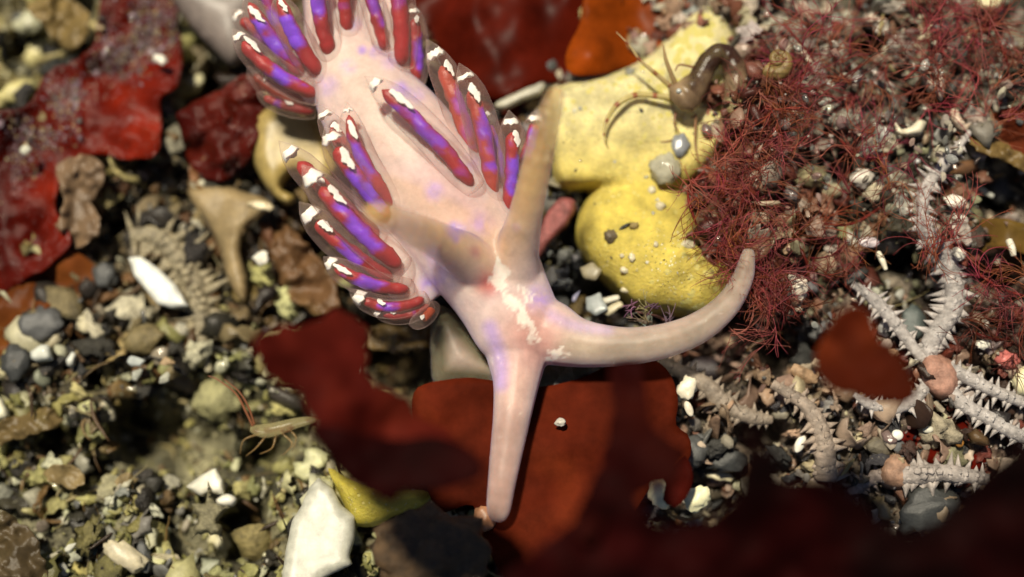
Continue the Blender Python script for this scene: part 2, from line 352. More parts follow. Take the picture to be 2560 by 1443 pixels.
PAL = [  # (px, py, [(weight, rgb)])
    (250, 1280, [(.3, (.50, .47, .22)), (.16, (.30, .28, .12)), (.2, (.8, .77, .58)), (.16, (.06, .055, .045)), (.12, (.2, .13, .06)), (.1, (.36, .36, .3))]),
    (650, 1050, [(.42, (.58, .55, .26)), (.22, (.74, .70, .42)), (.14, (.82, .78, .6)), (.16, (.08, .075, .06)), (.1, (.28, .2, .1))]),
    (330, 760, [(.2, (.42, .34, .18)), (.24, (.2, .11, .05)), (.08, (.7, .66, .5)), (.32, (.045, .04, .035)), (.16, (.3, .24, .14))]),
    (60, 120, [(.35, (.62, .54, .26)), (.25, (.35, .29, .12)), (.15, (.7, .68, .5)), (.25, (.03, .03, .025))]),
    (850, 550, [(.3, (.3, .2, .1)), (.2, (.16, .08, .04)), (.35, (.04, .03, .025)), (.15, (.5, .42, .28))]),
    (1150, 880, [(.4, (.12, .08, .04)), (.3, (.3, .22, .1)), (.3, (.04, .035, .025))]),
    (1430, 680, [(.25, (.4, .4, .36)), (.2, (.26, .27, .28)), (.25, (.05, .05, .05)), (.15, (.66, .62, .5)), (.15, (.38, .34, .18))]),
    (2150, 250, [(.22, (.74, .62, .5)), (.24, (.84, .8, .68)), (.2, (.36, .27, .2)), (.14, (.22, .07, .05)), (.12, (.06, .05, .05)), (.16, (.46, .44, .38))]),
    (2400, 150, [(.25, (.66, .6, .42)), (.2, (.4, .38, .32)), (.2, (.22, .12, .08)), (.17, (.05, .05, .05)), (.18, (.74, .68, .56))]),
    (2250, 560, [(.24, (.62, .55, .42)), (.24, (.82, .76, .64)), (.2, (.4, .38, .24)), (.2, (.1, .09, .07)), (.18, (.36, .2, .13))]),
    (2480, 850, [(.3, (.24, .07, .05)), (.25, (.5, .36, .28)), (.2, (.66, .56, .46)), (.25, (.07, .04, .03))]),
    (1950, 1000, [(.34, (.6, .44, .33)), (.2, (.42, .3, .22)), (.22, (.06, .055, .06)), (.12, (.74, .66, .5)), (.12, (.3, .29, .27))]),
    (1850, 450, [(.4, (.30, .13, .09)), (.2, (.42, .28, .2)), (.2, (.12, .04, .03)), (.2, (.6, .5, .4))]), (1880, 750, [(.5, (.2, .07, .05)), (.3, (.36, .2, .14)), (.2, (.6, .48, .36))]),
    (2000, 1250, [(.3, (.05, .05, .05)), (.3, (.3, .25, .18)), (.2, (.6, .5, .36)), (.2, (.2, .1, .06))]),
]
PX = np.array([(p[0], p[1]) for p in PAL], float)
AVG = np.array([sum(np.array(c)*w for w, c in p[2])/sum(w for w, _ in p[2]) for p in PAL])
gx = np.concatenate([[-9000, -5000, -2500, -1200, -600], np.arange(-240, 2800, 6.5), [3200, 3800, 5000, 7500, 11000]])
gy = np.concatenate([[-7000, -4000, -2000, -1000, -500], np.arange(-200, 1660, 6.5), [2000, 2400, 3200, 4400, 6000]])
GX, GY = np.meshgrid(gx, gy); Q = np.stack([GX, GY, GX*0], -1)
rid = 1-np.abs(fbm(Q/46, 3, 41))*2.4; ZZ = ground_z(GX, GY)-.22+.34*np.clip(rid, -1, 1)*(.5+.7*fbm(Q/120, 2, 42))+.20*fbm(Q/17, 3, 43)
V = at(GX, GY, ZZ); nx, ny = len(gx), len(gy)
dd = (GX[..., None]-PX[:, 0])**2+(GY[..., None]-PX[:, 1])**2; ww = 1/(dd+90**2)**2; ww /= ww.sum(-1)[..., None]
Cg = (ww@AVG)*(1.0+.9*fbm(Q/34, 3, 44))[..., None]*np.where(fbm(Q/80, 3, 45)[..., None] > -.05, 1, .35); Cg = np.clip(Cg*.62, .008, .8)
mb = MB(); mb.add(V.reshape(-1, 3), [(j*nx+i, (j+1)*nx+i, (j+1)*nx+i+1, j*nx+i+1) for j in range(ny-1) for i in range(nx-1)], Cg.reshape(-1, 3))
tag(mb.build('seabed', M_GROUND), 'dark muddy seabed under the gravel and algae', 'seabed', kind='structure')
def pick_colour(px, py, r):
    d = np.hypot(PX[:, 0]-px, PX[:, 1]-py)+40; w = 1/d**4; w /= w.sum()
    p = PAL[r.choice(len(PAL), p=w)][2]; q = np.array([a for a, _ in p]); c = np.array(p[r.choice(len(p), p=q/q.sum())][1])
    l = c.mean(); c = np.clip(l+(c-l)*1.12, .01, 1); return np.clip(c*r.uniform(.6, 1.3)*np.array([1+r.normal()*.04, 1, 1+r.normal()*.07]), .01, .86)
def scatter(name, label, n, smin, smax, lift, boxes, m, seed, pw=2.0, pitmin=-.30, glass=False, kinds=None, smooth=False):
    r = np.random.default_rng(seed); mb = MB(); k = 0
    tot = sum((b[2]-b[0])*(b[3]-b[1]) for b in boxes)
    for (x0, y0, x1, y1) in boxes:
        nn = int(n*(x1-x0)*(y1-y0)/tot)
        xs, ys = r.uniform(x0, x1, nn), r.uniform(y0, y1, nn); zs = ground_z(xs, ys); ps = pit(xs, ys)
        for x, y, z, p in zip(xs, ys, zs, ps):
            if p < pitmin+r.normal()*.06: continue
            s = (smin+(smax-smin)*r.random()**pw)/100
            if glass: ids = [B_ANG, B_FLAT, B_LUMP][r.integers(3)]
            else: kk = kinds or KINDW; ids = kk[r.choice(len(kk), p=[a for _, a in kk])][0]
            (v, f), _s = BASES[ids[r.integers(len(ids))]]
            M = rotm(r.normal()*.7, r.normal()*.7, r.uniform(0, 6.3))
            q = (v*np.array([1, r.uniform(.7, 1.15), r.uniform(.7, 1.2)])*s)@M.T+at(x, y, z+r.uniform(*lift)+s*.25)
            c = pick_colour(x, y, r)
            if glass: c = c*.6+np.array((.30, .31, .30))*.4
            mb.add(q, f, c)
    o = mb.build(name, m, smooth=smooth, origin=np.zeros(3))
    return tag(o, label, 'gravel', kind='stuff')
LEFT = [(-250, -250, 700, 520), (-250, 520, 1000, 1650), (700, -200, 1400, 560), (1000, 560, 1330, 1650)]
RIGHT_ = [(1330, -250, 2800, 1650)]
scatter('fine_gravel', 'mixed fine shell sand and gravel covering the seabed on the left', 6500, 5, 24, (-.1, .14), LEFT, M_GRAIN, 1, pitmin=-1.5)
scatter('fine_gravel', 'mixed pinkish fine shell sand covering the seabed on the right', 5600, 5, 24, (-.1, .14), RIGHT_, M_GRAIN, 2, pitmin=-1.5)
scatter('shell_gravel', 'coarse olive and cream shell gravel over the left half', 900, 18, 60, (-.12, .2), LEFT, M_GRAIN, 3)
scatter('shell_gravel', 'coarse cream and pinkish shell gravel over the right half', 1100, 18, 54, (-.12, .2), RIGHT_, M_GRAIN, 4)
scatter('encrusted_rubble', 'knobbly olive encrusted rubble over the left half', 700, 30, 85, (-.1, .25), LEFT, M_RUBBLE, 6, kinds=CHUNKW, smooth=True, pw=1.6)
scatter('encrusted_rubble', 'knobbly pinkish encrusted rubble over the right half', 560, 28, 75, (-.1, .25), RIGHT_, M_RUBBLE, 7, kinds=CHUNKW, smooth=True, pw=1.6)
scatter('glassy_sand', 'clear and grey glassy sand grains mixed through the gravel', 1500, 6, 28, (.08, .4), LEFT+RIGHT_, M_QUARTZ, 5, glass=True)
scatter('shell_flakes', 'thin curled olive and beige shell flakes lying over the left gravel', 900, 22, 70, (-.05, .28), LEFT, M_FLAKE, 8, kinds=[(B_CURL, .6), (B_FLAT, .2), (B_JAG, .2)], smooth=True)
scatter('shell_flakes', 'thin curled pinkish shell flakes lying over the right gravel', 620, 20, 60, (-.05, .28), RIGHT_, M_FLAKE, 9, kinds=[(B_CURL, .6), (B_FLAT, .2), (B_JAG, .2)], smooth=True)
# fibrous plant litter tangled through the gravel
def litter(n, seed):
    r = np.random.default_rng(seed); mb = MB()
    for i in range(n):
        x, y = r.uniform(-100, 1250), r.uniform(350, 1500)
        if i % 5 == 0: x, y = r.uniform(1300, 2650), r.uniform(-60, 1300)
        z = gz(x, y)+r.uniform(.05, .45); p = at(x, y, z); a = r.uniform(0, 6.3); d = np.array([math.cos(a), math.sin(a), r.normal()*.2]); q = [p]; b = r.normal(size=3)*.15*np.array([1, 1, .4]); L = r.uniform(.25, 1.3)
        for k in range(9): d = d+b+r.normal(size=3)*.12*np.array([1, 1, .5]); d /= np.linalg.norm(d); q.append(q[-1]+d*L/9)
        w = r.choice([.012, .02, .035, .06]); V, F = tube_geo(np.array(q), w*np.sin(np.linspace(.4, 2.9, 10)), 5, r.choice([1, .35])); c = np.array([(.30, .2, .08), (.16, .09, .04), (.45, .38, .18), (.08, .05, .03)][r.integers(4)])*r.uniform(.7, 1.2); mb.add(V, F, c)
    return tag(mb.build('plant_litter', M_FLAKE, origin=np.zeros(3)), 'fine brown plant fibres tangled through the gravel', 'plant litter', kind='stuff')
litter(420, 77)
scatter('glint_sand', 'tiny wet glassy sand grains glinting over the whole gravel', 1600, 3, 8, (.2, .5), LEFT+RIGHT_, M_QUARTZ, 12, glass=True, smooth=True)


# ------------------------------------------------------------------ the nudibranch: one continuous body
body = MB()
def bt(pts, n=20, flat=1.0, k=6, ring=0):
    P, r = spine_px(pts, k)
    if ring: r = r*(1+ring*np.sin(np.arange(len(r))*2*math.pi/3)*np.clip(np.arange(len(r))/len(r)*2-.4, 0, 1))
    V, F = tube_geo(P, r, n, flat); body.add(V, F)
bt([(880, -160, .5, 90), (862, -60, .7, 105), (850, 60, .9, 92), (862, 150, 1.0, 100), (910, 240, 1.1, 128), (985, 340, 1.25, 150), (1070, 460, 1.3, 158),
    (1150, 570, 1.3, 150), (1215, 665, 1.3, 135), (1262, 750, 1.25, 120), (1300, 830, 1.2, 110), (1325, 885, 1.1, 80)], 28, .82)
bt([(1300, 800, 1.1, 70), (1370, 830, 1.2, 82), (1450, 858, 1.35, 62), (1560, 866, 1.5, 49), (1660, 852, 1.6, 44), (1745, 820, 1.6, 40), (1815, 765, 1.75, 34), (1855, 700, 1.95, 28),
    (1868, 650, 2.05, 21), (1872, 622, 2.05, 14)], 16)
bt([(1285, 830, 1.1, 80), (1292, 900, 1.2, 74), (1290, 960, 1.35, 58), (1280, 1040, 1.5, 48), (1266, 1130, 1.6, 41), (1254, 1210, 1.7, 35), (1246, 1275, 1.6, 30), (1244, 1300, 1.5, 18)], 16)
bt([(1285, 690, 1.6, 66), (1294, 620, 2.2, 56), (1318, 520, 3.1, 43), (1345, 400, 3.9, 39), (1370, 300, 4.6, 34), (1388, 238, 5.1, 27), (1394, 214, 5.2, 13)], 18, k=9, ring=.05)
bt([(1225, 690, 1.6, 66), (1170, 645, 2.3, 60), (1100, 604, 3.3, 49), (1030, 570, 4.3, 42), (970, 545, 5.4, 36), (935, 530, 5.5, 30), (918, 523, 5.7, 15)], 18, k=9, ring=.05)
# foot sole showing under the head
V, F, _ = sheet([(1085, 765), (1150, 790), (1240, 880), (1340, 900), (1440, 900), (1492, 912), (1440, 950), (1330, 985), (1230, 975), (1140, 965), (1085, 960), (1075, 880)],
                lambda x, y, d: .15+.55*(1-np.exp(-d/30)), lambda x, y, d: .12+.5*(1-np.exp(-d/30)), 14)
body.add(V, F)
# flanks: low ridges the cerata sit on
bt([(930, 440, .9, 60), (985, 560, 1.0, 85), (1030, 680, .9, 85), (1085, 750, .8, 50)], 14, .8)
bt([(1120, 380, 1.0, 60), (1190, 450, 1.1, 70), (1240, 530, 1.1, 60)], 14, .8)
bt([(770, 120, .7, 50), (790, 200, .8, 70), (800, 260, .8, 50)], 14, .8)
bt([(935, 20, .8, 70), (985, 130, .9, 75), (1010, 220, .9, 60)], 14, .8)
nb = body.build('nudibranch', M_BODY)
tag(nb, 'pink translucent sea slug with two rows of red and violet white tipped finger like gills', 'sea slug')
W_ = remesh(nb, .05, 10); bx, by = px_of(W_)
C = np.tile(np.array([.68, .525, .49]), (len(W_), 1))
def near(pts, rad):
    o = crom(np.array(pts, float), 6) if len(pts) > 1 else np.array(pts, float)
    d = np.full(len(W_), 1e9)
    for p in o: d = np.minimum(d, np.hypot(bx-p[0], by-p[1]))
    return np.clip(1-d/rad, 0, 1)
def blend(w, c): 
    global C
    C = C*(1-w[:, None])+np.array(c)*w[:, None]
sm = lambda w: w*w*(3-2*w)
blend(sm(near([(1080, 430), (1170, 560), (1210, 610)], 120))*.7, (.66, .43, .42))
blend(sm(near([(880, 180), (1000, 330)], 120))*.5, (.70, .55, .44))
blend(sm(near([(1330, 830), (1350, 870)], 130))*.85, (.58, .30, .25))
blend(sm(near([(1220, 705)], 55)), (.55, .12, .14))
blend(sm(near([(1190, 630)], 26)), (.45, .1, .3))
blend(sm(near([(1440, 870), (1560, 868), (1745, 820), (1870, 640)], 90))*.85, (.44, .36, .265))
blend(sm(near([(1290, 960), (1270, 1100), (1244, 1300)], 80))*.75, (.50, .315, .255))
hi = W_[:, 2]
blend(sm(np.clip((hi-1.7)/2.4, 0, 1)*near([(1296, 610), (1322, 510), (1390, 220)], 120).clip(0, .2)*5), (.74, .50, .22))
blend(sm(np.clip((hi-1.7)/2.4, 0, 1)*near([(1170, 640), (1030, 570), (930, 530)], 120).clip(0, .2)*5), (.80, .52, .20))
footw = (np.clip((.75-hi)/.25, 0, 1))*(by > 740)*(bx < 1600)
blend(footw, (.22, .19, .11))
rough_n = fbm(np.c_[bx/16, by/16, hi*3], 3, 70)
for (x, y, rr, st) in [(1140, 575, 22, .9), (1140, 600, 10, .6), (1085, 480, 24, .6), (940, 130, 16, .8), (905, 125, 12, .7), (975, 150, 22, .5), (1000, 225, 22, .8), (985, 250, 14, .5),
                       (870, 170, 20, .35), (820, 215, 26, .4), (1350, 745, 34, .6), (1075, 715, 26, .6), (1100, 690, 45, .35), (1080, 635, 22, .3), (1180, 410, 24, .4), (1200, 560, 30, .4),
                       (1040, 240, 24, .4), (885, 60, 18, .5), (1290, 570, 12, .4)]:
    blend(sm(near([(x, y)], rr*1.6))*st*np.clip(.75+rough_n, 0, 1), (.36, .22, .85))
blend(sm(near([(1225, 820), (1250, 900), (1250, 960)], 34))*.6, (.48, .34, .80))
blend(sm(near([(1380, 790), (1440, 815), (1520, 825)], 26))*.35, (.45, .35, .80))
frost = np.maximum.reduce([near([(1200, 648), (1235, 655), (1255, 640)], 46)*1.1, near([(1250, 690)], 40), near([(1255, 720), (1290, 760), (1318, 800), (1350, 850)], 34)*.8,
                           near([(1385, 882), (1405, 885)], 30)*1.15, near([(1262, 700), (1310, 740)], 40)*.55, near([(1368, 872), (1375, 912)], 18)*.9])
fr = np.clip((frost*1.15+fbm(np.c_[bx/26, by/26, hi*0], 3, 33)*.75+fbm(np.c_[bx/7, by/7, hi*0], 2, 34)*.45-.52)*4, 0, 1)*(hi > .9)*(hi < 2.4)
blend(fr*.8, (.90, .83, .74))
rh = np.clip((hi-1.7)/3.0, 0, 1)*((by < 700)*1.0)
ALPHA = 1-.68*rh-.6*footw-.42*sm(near([(1560, 868), (1745, 820), (1870, 640)], 90))-.42*sm(near([(1270, 1080), (1244, 1300)], 90))
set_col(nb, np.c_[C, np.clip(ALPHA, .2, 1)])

# ---- cerata
BASEZ = 1.5
def ceras(base, tip, r, zb=1.3, zt=2.6, bend=0., purple=(.3, .65), pstr=.9, core=(.0, .80), white=.74, wlen=.12, cap=(.82, .93), red=(.31, .007, .010), side=.15, wide=.62, seed=0, spot=True):
    wide *= .80
    rs = np.random.default_rng(seed+100)
    b, t = np.array(base, float), np.array(tip, float); d = t-b; L = np.hypot(*d); nrm = np.array([-d[1], d[0]])/L
    n = 34; u = np.linspace(0, 1, n)
    q = b+np.outer(u, d)+np.outer(4*u*(1-u)*bend*L, nrm); z = zb+(zt-zb)*(u**.8)
    P = at(q[:, 0], q[:, 1], z); sc_ = r/100*scale_at(z)
    prof = np.interp(u, [0, .12, .35, .6, .78, .88, .94, .975, 1], [.72, .9, 1.0, .98, .86, .62, .36, .16, .03])
    sh = MB(); V, F = tube_geo(P, prof*sc_, 18); sh.add(V, F, (.88, .70, .62))
    o = sh.build('ceras', M_SHEATH, nb)
    # gland core inside the sheath
    uc = np.linspace(core[0]+.01, core[1], 30); Pc = np.stack([np.interp(uc, u, P[:, k]) for k in range(3)], 1)
    e = (uc-uc[0])/(uc[-1]-uc[0]); rc = np.interp(uc, u, prof*sc_)*wide*np.clip(np.minimum(np.sqrt(np.clip(1-((e-.9)/.1).clip(0)**2, 0.02, 1)), np.sqrt(np.clip(1-((.1-e)/.1).clip(0)**2, .02, 1))), .05, 1)
    V, F = tube_geo(Pc, rc, 16); m = len(uc)
    nv = fbm(V*6, 3, seed); idx = np.r_[np.repeat(np.arange(m), 16), 0, m-1]
    V = V+(V-Pc[idx])*(nv*.32)[:, None]
    th = np.r_[np.tile(np.arange(16)/16*2*math.pi, m), 0, 0]; ee = np.r_[np.repeat(e, 16), 0, 1]
    pm = fbm(V*3.2, 3, seed+5); fac = np.clip((.5-np.abs(ee-sum(purple)/2)/max(purple[1]-purple[0], .01))*3.2+pm*2.4, 0, 1)
    up = np.clip(.1+1.25*np.sin(th-side*math.pi)+pm*.8, 0, 1)
    w = (fac*up*pstr)[:, None]
    cr = np.array(red)*np.array([1, 1.2, 1.1])*(1+.35*fbm(V*3, 2, seed+9))[:, None]; edge = np.clip(-np.sin(th)*.9+.1, 0, 1)[:, None]*.6
    cr = cr*(1-edge)+np.array((.30, .075, .015))*edge
    cc = cr*(1-w)+(np.array((.17, .04, .62))*(1+.5*pm[:, None]))*w
    g = MB(); g.add(V, F, np.clip(cc, 0, 1)); g.build('gland', M_GLAND, o)
    # white band under the pointed tip
    if cap:
        uc = np.linspace(cap[0]+.022+rs.normal()*.012, cap[1]-.02, 7); Pc = np.stack([np.interp(uc, u, P[:, k]) for k in range(3)], 1)
        g = MB(); V, F = tube_geo(Pc, np.interp(uc, u, prof*sc_)*.86, 16); V[:16*7] += np.outer(np.repeat([1.6, 1, .6, .3, .3, .6, 1.0], 16)*np.tile(np.sin(np.arange(16)*rs.uniform(1, 3)+rs.uniform(0, 6))+rs.normal(size=16)*.4, 7), (P[-1]-P[0])/np.linalg.norm(P[-1]-P[0]))*.022
        g.add(V, F); g.build('tip_band', M_WHITE, o)
    if spot:
        # ragged opaque white spot lying on top of the gland, just under the sheath
        k1, k2 = 16, 9; uu = np.linspace(white-wlen, white+.02, k1); Pc = np.stack([np.interp(uu, u, P[:, k]) for k in range(3)], 1)
        T = np.gradient(Pc, axis=0); T /= np.linalg.norm(T, axis=1)[:, None]; a = np.cross(T, (0, 0, 1)); a /= np.linalg.norm(a, axis=1)[:, None]; bb = np.cross(a, T)
        rr = np.interp(uu, u, prof*sc_)*max(wide*1.25, .74); V = []
        prf = np.sin(np.linspace(.12, 3.0, k1))**.6*np.linspace(.5, 1.1, k1)
        w0 = rs.normal(size=(k1+2, 2)); wig = (w0[:-2]+w0[1:-1]+w0[2:])*.12; off = math.pi/2-.3+rs.normal()*.15+np.cumsum(rs.normal(size=k1)*.05)
        for l in (1.0, .93):
            for i in range(k1):
                for j in range(k2):
                    f = j/(k2-1)*2-1; hw = .42*prf[i]*(1+wig[i, 0 if f < 0 else 1]); ang = off[i]+f*hw
                    V.append(Pc[i]+(a[i]*math.cos(ang)+bb[i]*math.sin(ang))*rr[i]*l)
        q0 = k1*k2; G = lambda l, i, j: l*q0+i*k2+j; F = []
        for i in range(k1-1):
            for j in range(k2-1): F += [(G(0, i, j), G(0, i, j+1), G(0, i+1, j+1), G(0, i+1, j)), (G(1, i, j), G(1, i+1, j), G(1, i+1, j+1), G(1, i, j+1))]
        for i in range(k1-1): F += [(G(0, i, 0), G(0, i+1, 0), G(1, i+1, 0), G(1, i, 0)), (G(0, i, k2-1), G(1, i, k2-1), G(1, i+1, k2-1), G(0, i+1, k2-1))]
        for j in range(k2-1): F += [(G(0, 0, j), G(1, 0, j), G(1, 0, j+1), G(0, 0, j+1)), (G(0, k1-1, j), G(0, k1-1, j+1), G(1, k1-1, j+1), G(1, k1-1, j))]
        g = MB(); g.add(V, F); g.build('white_spot', M_WHITE, o)
    return o
CER = [  # base, tip, radius, options
    ((1185, 470), (912, 190), 46, dict(zb=2.3, zt=3.3, bend=.035, purple=(.15, .8), pstr=.8, wide=.56, white=.80, wlen=.17, core=(0, .86), cap=(.885, .96))),
    ((1008, 530), (868, 255), 40, dict(zb=1.9, zt=2.9, bend=-.10, purple=(.35, .8), wide=.58, white=.84, wlen=.14, core=(0, .9), cap=(.9, .965))),
    ((975, 520), (798, 262), 42, dict(zb=1.5, zt=2.3, bend=-.03, purple=(.2, .5), pstr=.5, white=.80, wlen=.08, cap=(.87, .95))),
    ((985, 545), (812, 318), 48, dict(zb=1.8, zt=2.8, bend=-.04, purple=(.15, .7), pstr=1, wide=.62, white=.76, wlen=.2, cap=(.84, .95))),
    ((955, 600), (697, 352), 44, dict(zb=1.4, zt=2.1, bend=-.02, purple=(.3, .5), pstr=.3, white=.68, wlen=.12, cap=(.82, .93))),
    ((1005, 670), (755, 412), 50, dict(zb=1.7, zt=2.7, bend=-.03, purple=(.25, .75), wide=.58, white=.75, wlen=.16, cap=(.84, .95))),
    ((985, 700), (748, 505), 44, dict(zb=1.4, zt=2.3, bend=-.05, purple=(.3, .7), wide=.56, white=.76, wlen=.12, cap=(.82, .93))),
    ((1025, 722), (808, 642), 36, dict(zb=1.4, zt=2.2, bend=-.10, purple=(.3, .75), white=.86, wlen=.2, wide=.6, cap=(.88, .96), core=(0, .86))),
    ((1062, 745), (872, 722), 30, dict(zb=1.2, zt=1.8, bend=-.18, purple=(.45, .75), white=.62, wlen=.1, wide=.6)),
    ((1075, 760), (925, 770), 24, dict(zb=1.0, zt=1.5, bend=-.16, purple=(.3, .4), pstr=.3, white=.7, wlen=.1, wide=.6)),
    ((1085, 765), (1022, 812), 22, dict(zb=1.1, zt=1.6, bend=-.12, purple=(.5, .5), pstr=0, red=(.5, .06, .015), white=.66, wlen=.14, cap=None, core=(.1, .55))),
    # rear left cluster
    ((762, 190), (612, -12), 42, dict(zb=1.2, zt=2.0, bend=-.04, purple=(.2, .75), pstr=1, white=.86, wlen=.2, core=(0, .92), cap=(.94, .98))),
    ((802, 190), (692, -20), 42, dict(zb=1.5, zt=2.4, bend=-.04, purple=(.3, .75), pstr=1, white=.90, wlen=.14, core=(0, .95), cap=None)),
    ((828, 140), (792, -90), 42, dict(zb=1.6, zt=2.5, bend=-.05, purple=(.45, .9), wide=.6, spot=False, cap=(.8, .9))),
    ((872, 85), (868, -110), 36, dict(zb=1.5, zt=2.2, bend=-.05, purple=(.4, .5), pstr=.2, spot=False)),
    ((795, 238), (582, 72), 40, dict(zb=1.3, zt=2.0, bend=-.08, purple=(.25, .68), pstr=1, white=.86, wlen=.2, core=(0, .86), cap=(.88, .96))),
    ((700, 130), (578, 25), 30, dict(zb=.6, zt=1.2, bend=0, purple=(.3, .6), pstr=.4, spot=False, cap=(.8, .92))),
    ((775, 255), (618, 165), 32, dict(zb=.9, zt=1.3, bend=-.1, purple=(.3, .6), pstr=0, red=(.26, .03, .015), wlen=.03, white=.7, cap=None, core=(0, .86))),
    ((788, 278), (640, 232), 26, dict(zb=.8, zt=1.1, bend=-.06, purple=(.6, .8), pstr=.6, white=.5, wlen=.14, cap=None, core=(0, .86))),
    ((735, 140), (640, -70), 34, dict(zb=.8, zt=1.5, bend=-.02, purple=(.3, .9), spot=False)),
    # rear right cluster
    ((962, 125), (898, -80), 34, dict(zb=1.5, zt=2.2, bend=.03, purple=(.4, .9), pstr=.7, side=-.2, spot=False)),
    ((1005, 165), (978, -110), 44, dict(zb=1.5, zt=2.4, bend=.03, purple=(.6, .9), pstr=.3, side=-.2, wide=.6, spot=False)),
    ((1040, 205), (1028, 8), 34, dict(zb=1.2, zt=1.9, bend=.03, purple=(.2, .8), pstr=.9, side=-.35, white=.82, wlen=.08, cap=(.84, .94))),
    # front right cluster
    ((1190, 455), (1066, 98), 44, dict(zb=1.5, zt=2.4, bend=.05, purple=(.35, .7), pstr=.45, side=-.35, wide=.62, white=.80, wlen=.1, cap=(.85, .93), red=(.34, .035, .02))),
    ((1232, 500), (1147, 158), 46, dict(zb=1.8, zt=2.8, bend=.05, purple=(.3, .75), pstr=.85, side=-.15, wide=.58, white=.82, wlen=.13, cap=(.85, .93), red=(.34, .03, .02))),
    ((1255, 505), (1200, 265), 34, dict(zb=1.3, zt=1.9, bend=.05, purple=(.3, .9), pstr=.9, side=-.3, spot=False, cap=(.86, .94))),
    ((1262, 552), (1272, 275), 40, dict(zb=1.6, zt=2.6, bend=.05, purple=(.25, .75), pstr=1, side=-.2, wide=.58, white=.80, wlen=.13, cap=(.85, .94))),
    ((1300, 430), (1340, 275), 32, dict(zb=.7, zt=1.2, bend=.05, purple=(.2, .9), side=-.2, spot=False)),
]
for i, (b, t, r, kw) in enumerate(CER): ceras(b, t, r, seed=i*3+1, **kw)

# ------------------------------------------------------------------ yellow sponge
def pillow(outline, z0, h, soft, res=14, under=.5):
    return sheet(outline, lambda x, y, d: z0+h*np.sqrt(np.clip(1-(1-np.clip(d/soft, 0, 1))**2, 0, 1))+.22*fbm(np.c_[x/80, y/80, x*0], 4, 4)*np.clip(d/soft, 0, 1), lambda x, y, d: under+h*np.sqrt(np.clip(1-(1-np.clip(d/soft, 0, 1))**2, 0, 1)), res)
mb = MB()
for ol, z0, h, soft in [([(1375, 240), (1425, 205), (1530, 180), (1620, 140), (1680, 80), (1735, 22), (1810, 30), (1850, 120), (1850, 300), (1790, 400), (1700, 480), (1600, 500), (1500, 470), (1395, 465), (1370, 350)], -.4, .9, 55),
                        ([(1490, 470), (1560, 425), (1660, 430), (1730, 500), (1740, 620), (1660, 720), (1560, 735), (1490, 680), (1445, 610), (1445, 540)], -.5, 1.15, 110),
                        ([(1520, 560), (1620, 520), (1720, 540), (1800, 610), (1840, 690), (1830, 750), (1760, 795), (1680, 785), (1590, 765), (1530, 715), (1505, 650)], -.4, 1.3, 110)]:
    V, F, _ = pillow(ol, z0, h, soft); mb.add(V, F)
sp = mb.build('sponge', M_SPONGE); Wv = remesh(sp, .07, 5); sx, sy = px_of(Wv)
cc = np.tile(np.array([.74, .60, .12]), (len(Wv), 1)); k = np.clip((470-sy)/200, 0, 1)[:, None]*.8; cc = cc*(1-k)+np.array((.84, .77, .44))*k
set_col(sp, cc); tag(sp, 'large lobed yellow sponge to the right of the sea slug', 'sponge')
mb = MB(); V, F, _ = pillow([(820, 1170), (870, 1195), (960, 1225), (1060, 1225), (1075, 1260), (985, 1290), (945, 1315), (885, 1312), (860, 1260)], .0, .6, 40); mb.add(V, F, (.62, .52, .07))
tag(mb.build('sponge', M_SPONGE), 'small yellow sponge half hidden under the foreground red blade', 'sponge')

# ------------------------------------------------------------------ red leafy algae
def blade(outline, zf, col, label, m=None, res=18, rag=7, thick=.05, wave=.25, wl=120, seed=0, name='red_alga', mott=.55):
    def z(x, y, d): return zf(x, y)+wave*fbm(np.c_[x/wl, y/wl, x*0+seed], 3, seed)
    V, F, P = sheet(outline, z, thick, res, rag, 4, seed)
    n = fbm(np.c_[P/170, P[:, :1]*0+seed*2.2], 3, seed+3)[:, None]; c = np.clip(np.array(col)*(1+mott*n)+np.array(col)*np.array([.5, 1.2, .3])*np.clip(n-.1, 0, 1), .003, .9)
    mb = MB(); mb.add(V, F, c); return tag(mb.build(name, m or M_ALGA), label, 'alga')
cz = lambda v: (lambda x, y: np.full(np.shape(x), float(v)))
RED = (.22, .022, .012)
blade([(270, -40), (430, -40), (445, 60), (452, 150), (440, 215), (400, 250), (405, 330), (390, 385), (330, 400), (250, 385), (190, 395), (150, 440), (140, 520), (178, 600), (130, 660), (60, 700), (0, 740), (-80, 760), (-80, 320), (60, 270), (120, 180), (190, 150), (240, 100)],
      lambda x, y: -.75+.35*np.sin((x+y)/105)-.5*np.clip((y-480)/250, 0, 1), (.20, .013, .005), 'broad sand dusted mottled red algal blade down the upper left side', M_ALGA_SANDY, wave=.75, wl=100, seed=1, mott=1.1, res=12)
blade([(440, 285), (500, 245), (560, 220), (620, 185), (660, 230), (650, 330), (620, 400), (560, 450), (500, 440), (470, 400), (455, 340)], lambda x, y: -.7+.002*(x-500), (.11, .010, .006), 'dark red crinkled algal blade under the rear left gills', M_ALGA_SANDY, wave=.8, wl=55, seed=3, mott=.9, res=10)
blade([(1030, -40), (1490, -40), (1500, 110), (1430, 190), (1330, 215), (1240, 250), (1150, 215), (1090, 150), (1045, 80)], lambda x, y: -.9+.3*np.sin(x/90), (.13, .012, .005), 'dark red algal blade behind the gills at the top', wave=.5, seed=4)
blade([(1200, 255), (1280, 235), (1345, 260), (1350, 360), (1320, 460), (1240, 360), (1200, 300)], cz(-1.0), (.20, .02, .010), 'small dark red algal lobe behind the right feeler', wave=.4, seed=5, m=M_ALGA)
